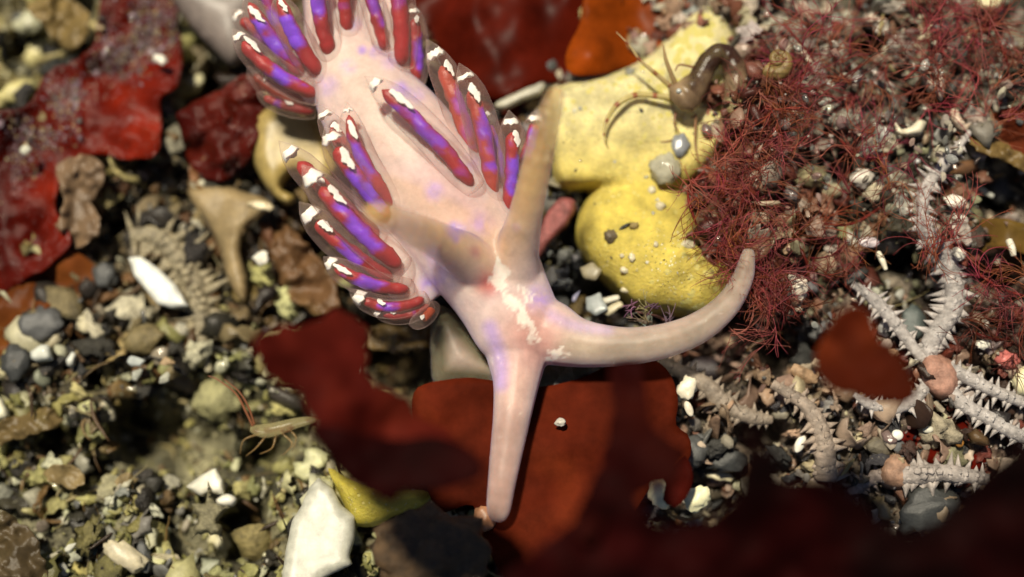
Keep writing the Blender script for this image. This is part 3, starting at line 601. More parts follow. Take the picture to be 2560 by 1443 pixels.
blade([(1432, 185), (1415, 140), (1450, 60), (1500, -40), (1810, -40), (1745, 20), (1670, 110), (1600, 155), (1520, 180)], lambda x, y: -.1+.5*np.exp(-((x-1490)/60)**2-((y-130)/50)**2)-.002*(x-1500), (.42, .075, .006),
      'orange algal blade folded over the top of the yellow sponge', wave=.3, seed=6, rag=3)
blade([(630, 850), (690, 820), (780, 810), (860, 775), (922, 830), (915, 900), (930, 960), (1010, 985), (1050, 1040), (1110, 1080), (1180, 1130), (1200, 1180), (1120, 1215), (1010, 1220), (985, 1255), (950, 1240), (870, 1190), (810, 1110), (780, 1040), (750, 980), (690, 960), (655, 920)],
      lambda x, y: 7.0+.002*(y-800)-.003*(x-640), (.085, .009, .006), 'blurred dark red algal blade in front of the gravel, lower left of the head', M_ALGA_DARK, wave=.5, seed=7, rag=14, res=12, mott=.9)
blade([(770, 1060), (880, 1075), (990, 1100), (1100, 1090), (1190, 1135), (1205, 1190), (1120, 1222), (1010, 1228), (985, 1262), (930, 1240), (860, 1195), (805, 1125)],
      lambda x, y: 7.6+0*x, (.022, .003, .002), 'added very dark red sheet painting the shaded bottom of the blurred foreground blade', M_ALGA_DARK, wave=.4, seed=27, rag=5)  # added sheet; shade toward the blade's bottom is put into its dark colour
blade([(1030, 1000), (1060, 960), (1150, 945), (1230, 950), (1320, 968), (1420, 955), (1500, 925), (1590, 888), (1660, 915), (1695, 990), (1690, 1060), (1722, 1090), (1720, 1150), (1650, 1180), (1600, 1260), (1560, 1330), (1500, 1480), (1300, 1480), (1200, 1330), (1180, 1260), (1100, 1280), (1060, 1200), (1040, 1100)],
      lambda x, y: .75+.0012*(y-950), (.125, .017, .006), 'orange red algal blade under the downward mouth tentacle', M_ALGA_DARK, mott=.8, wave=.25, wl=140, seed=8, rag=3)
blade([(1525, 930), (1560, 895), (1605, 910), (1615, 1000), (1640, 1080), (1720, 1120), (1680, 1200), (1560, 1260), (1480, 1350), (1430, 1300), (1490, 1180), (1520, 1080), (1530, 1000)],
      lambda x, y: 7.0+.004*(y-900), (.03, .004, .002), 'blurred narrow dark red sheet standing for a ridge shadow on the orange red blade', M_ALGA_DARK, wave=.5, seed=9, rag=12, res=12)  # narrow dark sheet whose colour stands in for a ridge's shadow
blade([(1320, 1500), (1390, 1340), (1480, 1280), (1580, 1230), (1630, 1300), (1690, 1310), (1770, 1300), (1850, 1210), (1868, 1075), (1890, 1060), (1912, 1130), (1950, 1105), (1945, 1190), (2050, 1195), (2150, 1250), (2250, 1330), (2350, 1300), (2440, 1210), (2500, 1150), (2640, 1080), (2640, 1520)],
      lambda x, y: 8.6+.003*(1400-y)+.0*x, (.014, .0012, .0007), 'nearly black red algal mass across the bottom right corner', M_ALGA_DARK, wave=.9, wl=160, seed=10, rag=10, res=20, mott=1.3)
blade([(2080, 800), (2130, 768), (2172, 780), (2200, 850), (2260, 900), (2295, 970), (2250, 1012), (2150, 992), (2060, 960), (2040, 880)], lambda x, y: 7.0+0*x, (.095, .014, .005),
      'blurred orange brown algal lobe beside the brittle star', M_ALGA_DARK, wave=.5, seed=11, rag=12, res=12, mott=.9)
blade([(2190, 1040), (2330, 1030), (2440, 1080), (2460, 1170), (2350, 1165), (2240, 1120)], lambda x, y: .25+0*x, (.18, .012, .006), 'red algal blade lying between the two brittle stars', wave=.3, seed=12)
blade([(-30, 780), (60, 700), (100, 640), (170, 622), (235, 660), (242, 705), (170, 750), (70, 800), (30, 870), (-30, 920)], lambda x, y: -1.0+0*x, (.24, .07, .018), 'curled orange brown algal scrap below the bright red blade', wave=.6, wl=60, seed=13)
blade([(1690, 1165), (1720, 1140), (1730, 1210), (1690, 1270), (1655, 1240)], cz(2.2), (.08, .008, .005), 'small blurred red algal tab above white grains near the bottom', M_ALGA_DARK, wave=.4, seed=14)
blade([(2460, 300), (2600, 260), (2600, 420), (2520, 390)], lambda x, y: .5+0*x, (.24, .05, .02), 'brownish red algal strip at the right edge', wave=.5, seed=15)
blade([(2420, 560), (2500, 545), (2610, 575), (2610, 640), (2500, 620), (2430, 640)], lambda x, y: .6+0*x, (.20, .11, .03), 'olive brown weed strip near the right edge', wave=.4, seed=16)

# ------------------------------------------------------------------ red filament algae (each tuft one plant)
def tuft(path, n, length, spread, label, seed, rad=.0135, z0=.6, col=(.36, .055, .045), thick=.05, rise=.9):
    r = np.random.default_rng(seed); P = crom(path, 10) if len(path) > 2 else np.array([path[0]]*2+[path[-1]]*2, float); mb = MB()
    if len(path) > 2:
        z0 += .45
        w = at(P[:, 0], P[:, 1], z0+.3*np.sin(np.arange(len(P))*.3)); V, F = tube_geo(w, .035*(1+.4*fbm(w*3, 2, seed)), 6); mb.add(V, F, np.array(col)*.8)
    def strand(p, d, L, rr, c, lvl):
        k = max(6, int(L/.085)); q = [p.copy()]; d = d/np.linalg.norm(d); bend = r.normal(size=3)*.13*np.array([1, 1, .6])
        for i in range(k):
            bend = bend*.93+r.normal(size=3)*.035; d = d+bend+np.array([0, 0, -.03]); d /= np.linalg.norm(d); q.append(q[-1]+d*L/k)
            if lvl < 2 and i > 1 and r.random() < (.16 if lvl == 0 else .10):
                sd_ = np.cross(d, r.normal(size=3)); dd = d+sd_/np.linalg.norm(sd_)*.6; strand(q[-1], dd, L*(1-i/k)*r.uniform(.5, .9), rr*.72, c, lvl+1)
        q = np.array(q); V, F = tube_geo(q, np.linspace(rr, rr*.4, len(q)), 4); mb.add(V, F, c)
    per = 7
    for ci in range(max(1, n//per)):
        b0 = P[r.integers(len(P))]+r.normal(size=2)*spread; a0 = r.uniform(0, 2*math.pi); cc = np.clip(np.array(col)*r.uniform(.6, 1.5)*np.array([1, 1+r.random()*1.6, 1+r.random()*1.4]), 0, 1)
        for i in range(per):
            b = b0+r.normal(size=2)*5; p = at(b[0], b[1], z0+abs(r.normal())*.3); a = a0+r.normal()*.55
            d = np.array([math.cos(a), math.sin(a), r.uniform(.0, rise)])
            strand(p, d, length*r.uniform(.4, 1.25), rad*r.uniform(.6, 1.2), cc*r.uniform(.8, 1.2), 0)
    return tag(mb.build('red_filament_alga', M_FIL), label, 'alga', 'bushy red filament algae on the right')
tuft([(1935, 250), (1915, 340), (1870, 450), (1850, 560), (1880, 660), (1905, 780)], 760, 1.25, 38, 'tall dense red filament tuft hanging over the right side of the yellow sponge', 1, z0=.75, thick=.2)
tuft([(1960, 60), (2020, 130), (2080, 200), (2160, 160)], 150, 1.6, 55, 'loose red filament tuft above and beside the amber snail', 2, z0=.5)
tuft([(2390, 40), (2400, 100), (2330, 140), (2260, 200)], 150, 1.7, 50, 'red filament tuft with a dark knotted centre at the top right', 3, z0=.5, thick=.16)
tuft([(2480, 60), (2520, 170), (2500, 260)], 100, 1.4, 45, 'red filament tuft along the upper right edge', 4, z0=.5, thick=.1)
tuft([(2100, 350), (2160, 400), (2230, 380)], 76, 1.4, 45, 'thin red filament tuft crossing pale shell bits below the snail', 5, z0=.6)
tuft([(2360, 590), (2350, 620), (2340, 650)], 46, 1.7, 26, 'red filament tuft draped over the long brittle star arm', 6, z0=1.0)
tuft([(2440, 680), (2500, 720), (2560, 740)], 70, 1.2, 30, 'red filament tuft on the right edge beside a brittle star arm', 7, z0=.6)
tuft([(1990, 600), (2020, 680), (1960, 720), (2000, 800)], 120, .9, 40, 'low matted red filament tuft around a white shell nugget', 8, z0=.5, col=(.19, .025, .018))
tuft([(1740, 560), (1720, 480), (1760, 430)], 40, 1.3, 20, 'sparse red filament sprig curling onto the yellow sponge', 9, z0=1.05)
tuft([(2430, 830), (2500, 850), (2560, 830)], 60, 1.0, 35, 'dark red filament tuft right of the grey stone', 10, z0=.4, col=(.16, .02, .016))
tuft([(2060, 560), (2130, 560), (2200, 520)], 60, 1.3, 45, 'wispy red filament tuft above the striped white shell', 11, z0=.5)
tuft([(1590, 780), (1640, 790), (1660, 800)], 60, .5, 22, 'short mauve filament tuft at the foot of the yellow sponge', 12, z0=.3, col=(.30, .15, .14), rad=.02)

scatter('trapped_silt', 'pinkish silt flakes and grains trapped in the tall red tuft', 190, 10, 46, (.7, 1.35), [(1790, 170, 1910, 500), (1740, 430, 2000, 780)], M_FLAKE, 15, pitmin=-3, kinds=[(B_CURL, .4), (B_FLAT, .3), (B_JAG, .3)], smooth=True)
scatter('trapped_silt', 'glassy grit caught in the red filament tufts', 260, 4, 20, (.6, 1.3), [(1740, 200, 2080, 820), (1950, 60, 2560, 450)], M_QUARTZ, 16, pitmin=-3, glass=True)
# ------------------------------------------------------------------ brittle stars
def arm(mb, pts, col, seed, sp=.55, n=6, step=.2):
    r = np.random.default_rng(seed); P, rad = spine_px(pts, 14); rad = rad*.58
    L = np.r_[0, np.cumsum(np.linalg.norm(np.diff(P, axis=0), axis=1))]; m = int(L[-1]/.05); s = np.linspace(0, L[-1], m)
    Q = np.stack([np.interp(s, L, P[:, k]) for k in range(3)], 1); rr = np.interp(s, L, rad); bead = 1+.05*np.sin(s/step*2*math.pi)+.12*fbm(Q*3, 2, seed+3)
    V, F = tube_geo(Q, rr*bead, 10, .85); nn = fbm(V*4, 2, seed)[:, None]; mb.add(V, F, np.clip(np.array(col)*(1+.3*nn), 0, 1))
    T = np.gradient(Q, axis=0); T /= np.linalg.norm(T, axis=1)[:, None]
    for x in np.arange(step*.5, L[-1], step):
        i = int(np.clip((x+r.normal()*.03)/L[-1]*(m-1), 0, m-1)); side = np.cross(T[i], (0, 0, 1)); side /= np.linalg.norm(side)
        for sg in (-1, 1):
            for el in (-.1, .5+.9*r.random()):
                d = side*sg*math.cos(el)+np.array([0, 0, 1])*math.sin(el)-T[i]*.1+r.normal(size=3)*.15; d /= np.linalg.norm(d); l = rr[i]*sp*r.uniform(.5, 1.4)*(2.5 if el < .3 else .4)
                p0 = Q[i]+d*rr[i]*.75; p = np.array([p0, p0+d*l*.5, p0+d*l]); V, F = tube_geo(p, [rr[i]*.5, rr[i]*.26, rr[i]*.03], 5); mb.add(V, F, np.clip(np.array(col)*1.15, 0, 1))
PALE = (.66, .61, .58)
mb = MB()
arm(mb, [(2325, 905, .75, 30), (2330, 850, .8, 42), (2385, 760, .9, 44), (2370, 660, .95, 42), (2310, 570, 1.0, 38), (2310, 480, 1.0, 32), (2360, 410, 1.0, 26), (2410, 350, 1.0, 16), (2440, 310, 1.0, 8)], PALE, 1)
arm(mb, [(2320, 910, .75, 28), (2280, 865, .75, 26), (2230, 800, .8, 30), (2180, 745, .85, 28), (2130, 710, .85, 16)], PALE, 2)
arm(mb, [(2330, 940, .75, 30), (2290, 995, .8, 27), (2230, 1022, .9, 28), (2175, 1012, 1.0, 24), (2135, 985, 1.05, 12)], PALE, 3)
arm(mb, [(2370, 920, .75, 30), (2420, 945, .8, 30), (2490, 980, .8, 28), (2560, 1005, .8, 25), (2660, 1030, .8, 15)], PALE, 4)
arm(mb, [(2365, 950, .75, 30), (2400, 1005, .75, 32), (2470, 1045, .8, 33), (2540, 1085, .8, 30), (2660, 1140, .8, 18)], PALE, 5)
V, F, _ = pillow([(2300, 905), (2325, 880), (2370, 895), (2400, 930), (2395, 975), (2365, 1000), (2325, 985), (2300, 950)], .6, .45, 30, 8, .3)
mb.add(V, F, (.62, .34, .25))
tag(mb.build('brittle_star', M_STAR), 'pale spiny brittle star with a pink disc and five long arms on the right', 'brittle star')
mb = MB()
arm(mb, [(2235, 1185, .5, 44), (2290, 1188, .6, 46), (2350, 1182, .7, 40), (2420, 1190, .8, 34), (2470, 1200, .8, 26)], (.52, .46, .42), 6, .55)
arm(mb, [(2220, 1180, .5, 30), (2170, 1200, .2, 30), (2120, 1240, .0, 26)], (.42, .34, .3), 7)
V, F, _ = pillow([(2200, 1160), (2240, 1125), (2280, 1150), (2290, 1200), (2250, 1225), (2205, 1210)], .3, .45, 30, 8, .3); mb.add(V, F, (.5, .3, .2))
tag(mb.build('brittle_star', M_STAR), 'second brittle star with one thick spiny arm below the red blade, lower right', 'brittle star')
mb = MB()
arm(mb, [(2065, 1195, .3, 48), (2062, 1130, .6, 46), (2050, 1070, .7, 40), (2010, 1010, .7, 32), (1930, 960, .6, 22)], (.52, .42, .34), 8, .5)
tag(mb.build('brittle_star', M_STAR), 'frayed pinkish brittle star arm rising from the dark algae, left of the other stars', 'brittle star')
mb = MB()
arm(mb, [(330, 590, -1.3, 34), (390, 590, -1.2, 46), (450, 650, -1.2, 54), (490, 730, -1.2, 54), (505, 810, -1.2, 40), (500, 880, -1.2, 28)], (.44, .38, .25), 9, .8, step=.2)
tag(mb.build('brittle_star', M_STAR), 'blurred olive grey brittle star arm curving beside a white shell splinter on the left', 'brittle star')
mb = MB()
arm(mb, [(1650, 905, .1, 30), (1760, 960, .3, 36), (1800, 1000, .2, 40), (1870, 1040, .2, 36), (1930, 1050, .1, 20)], (.46, .38, .3), 11, .45)
tag(mb.build('brittle_star', M_STAR), 'short spiny pale brittle star arm under the right mouth tentacle', 'brittle star')

from mathutils.bvhtree import BVHTree
def bvh(o):
    me = o.data; w = Vector(o['_w']); return BVHTree.FromPolygons([v.co+w for v in me.vertices], [tuple(p.vertices) for p in me.polygons])
def hit(trees, px, py):
    d = FWD*D+(px-1280)/100*RIGHT+(721.5-py)/100*UP; best = None
    for t in trees:
        h = t.ray_cast(Vector(CAM), Vector(d))
        if h[0] is not None and (best is None or h[0].z > best): best = h[0].z
    return best
T_SP = [bvh(sp)]
def spz(px, py, dz=.03):
    h = hit(T_SP, px, py); return (.8 if h is None else h)+dz
# sand dust settled on the broad blade, upper left
tr = [bvh(o) for o in S.objects if o.name.startswith('red_alga') and 'upper left side' in o.get('label', '')]
mb = MB(); r = np.random.default_rng(5)
for i in range(4200):
    t = r.random(); x, y = 420-400*t+r.normal()*55, 20+360*t+r.normal()*45
    if fbm(np.array([[x/60, y/60, 2.]]), 2, 8)[0] < r.uniform(-.25, .35): continue
    z = hit(tr, x, y)
    if z is None: continue
    s_ = r.uniform(1.8, 6)*(1+(r.random() < .04)*1.5)/100; (v, f), _ = BASES[B_ANG[r.integers(5)]]
    mb.add((v*s_)@rotm(*r.uniform(0, 6, 3)).T+at(x, y, z+.02), f, np.array([(.40, .30, .34), (.55, .42, .24), (.26, .18, .22), (.16, .15, .14)][r.integers(4)])*r.uniform(.6, 1.2))
tag(mb.build('sand_dust', M_QUARTZ, smooth=False, origin=np.zeros(3)), 'fine violet and yellow sand dust lying along the upper left red blade', 'sand', kind='stuff')
# ------------------------------------------------------------------ separate stones, shells and scraps
def zat(px, py, dz=.25): return gz(px, py)+dz
def pebble(name, label, cat, px, py, rx, ry, rot=0, col=(.05, .055, .06), m=None, dz=.3, amp=.3, seed=0, hz=.7, sub=3, z=None, group=None):
    v, f = ico(sub); k = 1+amp*fbm(v*1.2+seed*7.1, 3, seed)
    if amp >= .3: k = k*(.72+.6*np.abs(fbm(v*1.5+seed*3.3, 2, seed+7)))+.10*fbm(v*4+seed, 2, seed+8)
    z = zat(px, py, dz) if z is None else z
    q = v*k[:, None]*np.array([rx, ry, min(rx, ry)*hz])/100*scale_at(z); q = q@rotm(0, 0, R(rot)).T
    n = fbm(v*2+seed, 2, seed+2)[:, None]; mb = MB(); mb.add(q+at(px, py, z), f, np.clip(np.array(col)*(1+.3*n), 0, 1)); return tag(mb.build(name, m or M_STONE), label, cat, group)
def chip(name, label, cat, outline, z, col, m=None, h=.18, soft=14, thick=.14, res=8, rag=1.5, tilt=(0, 0), smooth=2, seed=0, wave=.05, group=None):
    o = np.asarray(outline, float); c0 = o.mean(0)
    z = zat(c0[0], c0[1], .45) if z is None else z
    zf = lambda x, y, d: z+h*np.sqrt(np.clip(1-(1-np.clip(d/soft, 0, 1))**2, 0, 1))+(x-c0[0])*tilt[0]/100+(y-c0[1])*tilt[1]/100+wave*fbm(np.c_[x/60, y/60, x*0+seed], 2, seed)
    V, F, P = sheet(o, zf, thick, res, rag, smooth, seed); n = fbm(np.c_[P/45, P[:, :1]*0+seed], 3, seed+1)[:, None]
    mb = MB(); mb.add(V, F, np.clip(np.array(col)*(1+.25*n), 0, .9)); return tag(mb.build(name, m or M_SHELL), label, cat, group)
def block(name, label, cat, px, py, s, rot, col, m=None, dz=.4, seed=0, sq=(1, .75, .5), n=13, z=None):
    v, f = hullgrain(n, sq, seed+300); z = zat(px, py, dz) if z is None else z
    mb = MB(); mb.add((v*s/100)@rotm(.3*math.sin(seed), .3*math.cos(seed*2), R(rot)).T+at(px, py, z), f, col); return tag(mb.build(name, m or M_GRAIN, smooth=False), label, cat)
WHITE = (.80, .77, .66); BLU = (.70, .72, .70); CRM = (.72, .62, .40); DK = (.045, .05, .055)
# large shell pieces
chip('shell_fragment', 'large bluish white broken shell plate at the bottom, left of centre', 'shell', [(795, 1195), (832, 1222), (852, 1262), (888, 1292), (886, 1345), (872, 1392), (880, 1412), (810, 1445), (760, 1500), (700, 1500), (712, 1390), (730, 1300), (752, 1268), (772, 1220)], .45, (.50, .50, .42), h=.2, soft=28, thick=.2, tilt=(.0, .2), smooth=1)
chip('shell_fragment', 'smooth mauve grey shell leaning behind the rear left gills at the top', 'shell', [(420, -50), (640, -50), (640, 80), (605, 150), (575, 162), (545, 135), (500, 90), (460, 40)], -1.0, (.20, .165, .145), h=.5, soft=90, thick=.2, res=14, smooth=3, rag=0)
chip('shell_fragment', 'olive beige bivalve shell with a curled yellow rim under the gills', 'shell', [(650, 280), (720, 262), (800, 285), (850, 420), (790, 470), (740, 430), (705, 470), (738, 492), (716, 512), (668, 472), (632, 400), (632, 330)], -.7, (.40, .30, .10), h=.5, soft=40, thick=.2, res=12, smooth=3, rag=0)
chip('shell_fragment', 'bright white splintered shell beside the blurred brittle star arm on the left', 'shell', [(322, 645), (350, 640), (400, 675), (440, 715), (470, 765), (430, 770), (395, 762), (360, 720), (335, 690)], -.75, (.78, .80, .74), h=.12, smooth=1, tilt=(.1, .1))
chip('shell_fragment', 'folded tan translucent shell flake with pointed lower end on the left', 'shell', [(470, 475), (540, 458), (612, 480), (668, 498), (682, 520), (622, 560), (598, 620), (616, 690), (610, 757), (570, 700), (548, 620), (520, 560), (488, 515)], -.9, (.50, .38, .20), M_FLAKE, h=.3, soft=25, thick=.08, res=12, tilt=(.25, 0), wave=.25, smooth=2)
chip('shell_fragment', 'white wedge shell standing behind a star shaped bit, lower left', 'shell', [(465, 1216), (500, 1190), (538, 1170), (556, 1200), (560, 1238), (520, 1232), (503, 1242)], -.4, (.82, .80, .66), smooth=1, tilt=(.2, 0))
chip('shell_fragment', 'small glossy white shell bit right of the white wedge, lower left', 'shell', [(540, 1250), (565, 1235), (590, 1245), (582, 1265), (550, 1265)], -.4, (.82, .80, .70))
pebble('shell_fragment', 'ribbed cream shell fragment with a white crest near the bottom left', 'shell', 310, 1390, 75, 32, -32, (.58, .52, .36), M_SHELL, amp=.3, seed=4, dz=.5)
pebble('shell_fragment', 'pale pointed shell standing near the bottom, right of the cream ribbed one', 'shell', 545, 1360, 30, 44, 25, (.62, .58, .36), M_SHELL, amp=.35, seed=5, dz=.5)
chip('shell_fragment', 'grey olive star shaped shell fragment in front of the white wedge', 'shell', [(520, 1205), (535, 1260), (575, 1270), (545, 1300), (560, 1350), (520, 1330), (475, 1345), (495, 1300), (478, 1262), (512, 1258)], -.2, (.32, .29, .17), M_RUBBLE, smooth=1, rag=9, res=6, h=.3)
pebble('shell_fragment', 'blurred white oval shell in the dark hollow on the left', 'shell', 265, 1028, 22, 38, 15, (.82, .76, .56), M_SHELL, seed=6, dz=.5)
chip('shell_fragment', 'white shell corner cut by the left edge', 'shell', [(-30, 985), (5, 1000), (22, 1040), (0, 1050), (-30, 1050)], -.6, (.82, .8, .6))
chip('shell_fragment', 'angular bluish white crystal chip on a dark pebble at left', 'shell', [(75, 880), (100, 862), (122, 862), (130, 900), (88, 905), (76, 895)], -.3, (.74, .76, .68), M_QUARTZ, smooth=0, rag=0)
chip('shell_fragment', 'thin white sliver beside the angular chip at left', 'shell', [(165, 900), (180, 878), (190, 885), (182, 915), (168, 915)], -.4, (.74, .76, .68), smooth=1)
block('pebble', 'pale bluish grain in the olive clump on the left', 'pebble', 342, 900, 26, 30, (.66, .70, .66), M_QUARTZ, seed=1, z=-.2)
block('pebble', 'warm peach grain in the olive clump on the left', 'pebble', 418, 908, 24, 10, (.72, .52, .30), M_GRAIN, seed=2, z=-.2)
block('pebble', 'clear round grain under the peach grain', 'pebble', 410, 945, 20, 70, (.55, .55, .45), M_QUARTZ, seed=3, z=-.2)
block('pebble', 'whitish grain under the pale bluish grain', 'pebble', 342, 935, 20, 50, (.74, .76, .66), M_GRAIN, seed=4, z=-.25)
pebble('shell_fragment', 'hollow olive worm tube mouth above the grain clump on the left', 'shell', 350, 850, 58, 48, 20, (.36, .29, .14), M_GRAIN, amp=.5, seed=8, dz=.5)
# dark stones
for (px, py, rx, ry, rot, lab, sd_) in [(105, 815, 58, 50, 10, 'round dark slate pebble on the left below the orange brown scrap', 11), (40, 905, 42, 50, 0, 'grey olive ridged pebble at the left edge', 12),
        (262, 690, 36, 42, 20, 'black pebble beside the white splinter on the left', 13), (1160, 1395, 60, 55, 0, 'blurred black pebble at the bottom edge under the centre', 14),
        (1820, 1152, 62, 32, 8, 'long dark slate pebble at the lower right', 15), (1725, 1128, 46, 42, 0, 'round dark slate pebble left of the long slate pebble', 16),
        (2278, 815, 38, 62, -8, 'grey green oblong stone between the two brittle star arms', 17), (2325, 1275, 85, 62, 25, 'black stone with a bright glint near the bottom right', 18),
        (360, 1400, 24, 40, 10, 'dark oval pebble at the bottom beside the cream shell', 19), (420, 1400, 14, 28, -15, 'small black oval pebble right of the dark oval one', 20),
        (620, 1335, 60, 40, 0, 'dark grey brown stone left of the large white plate', 21), (2350, 75, 30, 28, 0, 'dark glossy bead like grain in the top right tuft', 22),
        (2500, 470, 45, 45, 0, 'grey rounded stone at the right edge', 23), (1810, 575, 0, 0, 0, '', 0), (2140, 690, 36, 18, 25, 'dark ribbed seed like pebble above the brittle star', 24), (1400, 760, 30, 22, 30, 'dark slate chip beside the mussel under the sponge', 25)]:
    if rx: pebble('pebble', lab, 'pebble', px, py, rx, ry, rot, (.05+.03*(sd_ % 3), .052+.03*(sd_ % 3), .05+.03*(sd_ % 3)) if sd_ != 17 else (.10, .12, .115), seed=sd_, dz=.5)
pebble('mussel', 'dark brown mussel half buried under the yellow sponge', 'mussel', 1530, 785, 62, 34, 28, (.035, .022, .018), M_STONE, seed=31, dz=.55, amp=.1)
pebble('mussel', 'black mussel shell below the right mouth tentacle', 'mussel', 1775, 925, 75, 30, -8, (.04, .03, .034), M_STONE, seed=32, dz=.55, amp=.15)
pebble('stone', 'blurred olive brown stone at the bottom centre', 'stone', 1075, 1410, 165, 140, 0, (.11, .065, .03), M_RUBBLE, seed=33, z=2.2, amp=.5, hz=.5, sub=4)
pebble('pebble', 'orange brown rounded knob at the tip of the downward tentacle', 'pebble', 1212, 1298, 34, 38, 0, (.42, .2, .1), M_SHELL, seed=34, z=1.2)
# bits on the sponge
pebble('pebble', 'brown pebble on the yellow sponge', 'pebble', 1527, 592, 19, 20, 0, (.13, .10, .06), M_STONE, seed=41, z=spz(1527, 592))
pebble('pebble', 'thin black grain beside the brown pebble on the sponge', 'pebble', 1562, 566, 18, 6, 32, (.02, .02, .018), M_STONE, seed=42, z=spz(1562, 566))
pebble('pebble', 'sandy grain next to the thin black grain on the sponge', 'pebble', 1585, 565, 14, 12, 0, (.5, .38, .15), M_GRAIN, seed=43, z=spz(1585, 565))
pebble('pebble', 'grey grain high on the yellow sponge under the orange blade', 'pebble', 1576, 181, 17, 15, 0, (.3, .3, .24), M_STONE, seed=44, z=spz(1576, 181))
pebble('pebble', 'large translucent grey grain at the right side of the sponge', 'pebble', 1665, 425, 46, 48, 0, (.50, .48, .36), M_QUARTZ, seed=45, z=spz(1665, 425))
pebble('pebble', 'blue grey grain above the large translucent grain', 'pebble', 1700, 365, 26, 34, 0, (.32, .34, .36), M_QUARTZ, seed=46, z=spz(1700, 365))
for (px, py, rx, ry, lab, sd_) in [(1630, 475, 14, 12, 'clear sand grain below the large translucent grain', 47), (1650, 515, 16, 14, 'clear pinkish sand grain at the sponge edge', 48), (1580, 645, 10, 12, 'clear sand grain under the sandy grain on the sponge', 49),
        (1560, 675, 13, 10, 'clear chip in the middle of the lower sponge lobe', 50), (1562, 676, 0, 0, '', 0), (1640, 612, 7, 9, 'tiny bright bubble like bead on the lower sponge lobe', 51), (1720, 612, 22, 14, 'white grain among filaments on the lower sponge lobe', 52), (1555, 640, 7, 7, 'tiny glassy bead beside the brown pebble', 53), (1562, 725, 13, 9, 'flat clear flake near the lower sponge edge', 54)]:
    if rx: pebble('pebble', lab, 'pebble', px, py, rx, ry, 0, (.72, .66, .46), M_QUARTZ, seed=sd_, z=spz(px, py, .02))
mb = MB(); r = np.random.default_rng(9)
for i in range(80):
    x, y = r.uniform(1390, 1840), r.uniform(120, 790); z = hit(T_SP, x, y)
    if z is None or z < .1: continue
    s_ = r.uniform(2.5, 9)/100*(1+.5*(i % 9 == 0)); (v, f), _ = BASES[[*B_ANG, *B_FLAT][r.integers(9)]]
    mb.add((v*s_)@rotm(*(r.normal(size=2)*.3), r.uniform(0, 6)).T+at(x, y, z), f, np.array([(.74, .68, .45), (.5, .46, .25), (.10, .09, .06), (.42, .42, .36), (.8, .78, .66)][r.integers(5)]))
tag(mb.build('sand_dust', M_QUARTZ, smooth=False, origin=np.zeros(3)), 'scattered fine sand settled on the yellow sponge', 'sand', kind='stuff')
# pieces beside the sponge
chip('coralline_flake', 'pink crusty coralline flake between the right feeler and the sponge', 'coralline alga', [(1330, 625), (1335, 590), (1370, 530), (1400, 495), (1440, 505), (1420, 560), (1380, 600), (1345, 650)], -.1, (.50, .17, .16), M_GRAIN, h=.2, soft=16, smooth=2, rag=3)
chip('shell_fragment', 'white shell blade poking out beside the right feeler at the top', 'shell', [(1235, 262), (1270, 240), (1330, 215), (1362, 205), (1356, 235), (1310, 250), (1262, 275)], -.4, (.52, .50, .40), smooth=2)
for (ol, lab, c, mm) in [([(1355, 690), (1385, 665), (1395, 700), (1370, 720)], 'pale chip left of the gravel gap under the sponge', (.4, .4, .36), M_SHELL), ([(1465, 745), (1500, 730), (1520, 770), (1490, 790), (1465, 775)], 'clear bluish grain beside the mussel', (.4, .44, .44), M_QUARTZ),
        ([(1505, 745), (1545, 735), (1550, 748), (1515, 760)], 'thin white chip on top of the mussel', (.6, .58, .48), M_SHELL), ([(1500, 775), (1550, 752), (1560, 765), (1520, 790)], 'narrow cream chip lying on the mussel', (.55, .5, .34), M_SHELL),
        ([(1450, 670), (1480, 655), (1505, 675), (1490, 700), (1460, 695)], 'cream curled chip under the left sponge edge', (.34, .30, .2), M_SHELL), ([(1430, 740), (1450, 725), (1440, 755), (1428, 755)], 'slim blue grey sliver in the gravel under the sponge', (.3, .3, .42), M_QUARTZ)]:
    chip('shell_fragment', lab, 'shell', ol, .25, c, mm, smooth=1, h=.04, soft=6, tilt=(.3, .2), rag=4)
# right side
pebble('shell_fragment', 'white nugget with a notch inside the red mat', 'shell', 1995, 716, 30, 34, 20, (.74, .66, .54), M_SHELL, amp=.55, seed=61, z=1.1)
pebble('limpet', 'striped white oval shell in the gravel above the brittle star', 'limpet', 2172, 606, 27, 14, -3, (.80, .70, .72), M_SHELL, amp=.05, seed=62, z=.85)
pebble('shell_fragment', 'white teardrop shell right of the black mussel', 'shell', 1718, 970, 26, 38, -12, (.80, .74, .58), M_SHELL, amp=.4, seed=63, z=.7)
pebble('shell_fragment', 'small ivory drop shell under the white teardrop', 'shell', 1722, 1022, 10, 20, 20, (.76, .70, .56), M_SHELL, amp=.1, seed=64, z=.7)
pebble('pebble', 'round white bead on the red blade between the brittle stars', 'pebble', 2243, 1088, 15, 14, 0, (.84, .84, .76), M_SHELL, amp=.05, seed=65, z=.75)
pebble('pebble', 'slim white grain right of the white bead', 'pebble', 2320, 1074, 14, 9, 5, (.7, .68, .56), M_SHELL, amp=.05, seed=66, z=.75)
pebble('pebble', 'orange grain on the red blade near the dark flake', 'pebble', 2399, 1108, 11, 10, 0, (.6, .28, .06), M_GRAIN, amp=.2, seed=67, z=.7)
pebble('pebble', 'white oblong grain on the dark bottom right gravel', 'pebble', 2000, 1110, 12, 24, -28, (.84, .82, .72), M_SHELL, amp=.1, seed=68, z=.5)
chip('shell_fragment', 'brown translucent flake at the brittle star arm tip, lower right', 'shell', [(2420, 1085), (2440, 1070), (2470, 1095), (2475, 1115), (2430, 1108)], .8, (.18, .11, .05), M_FLAKE, smooth=1)
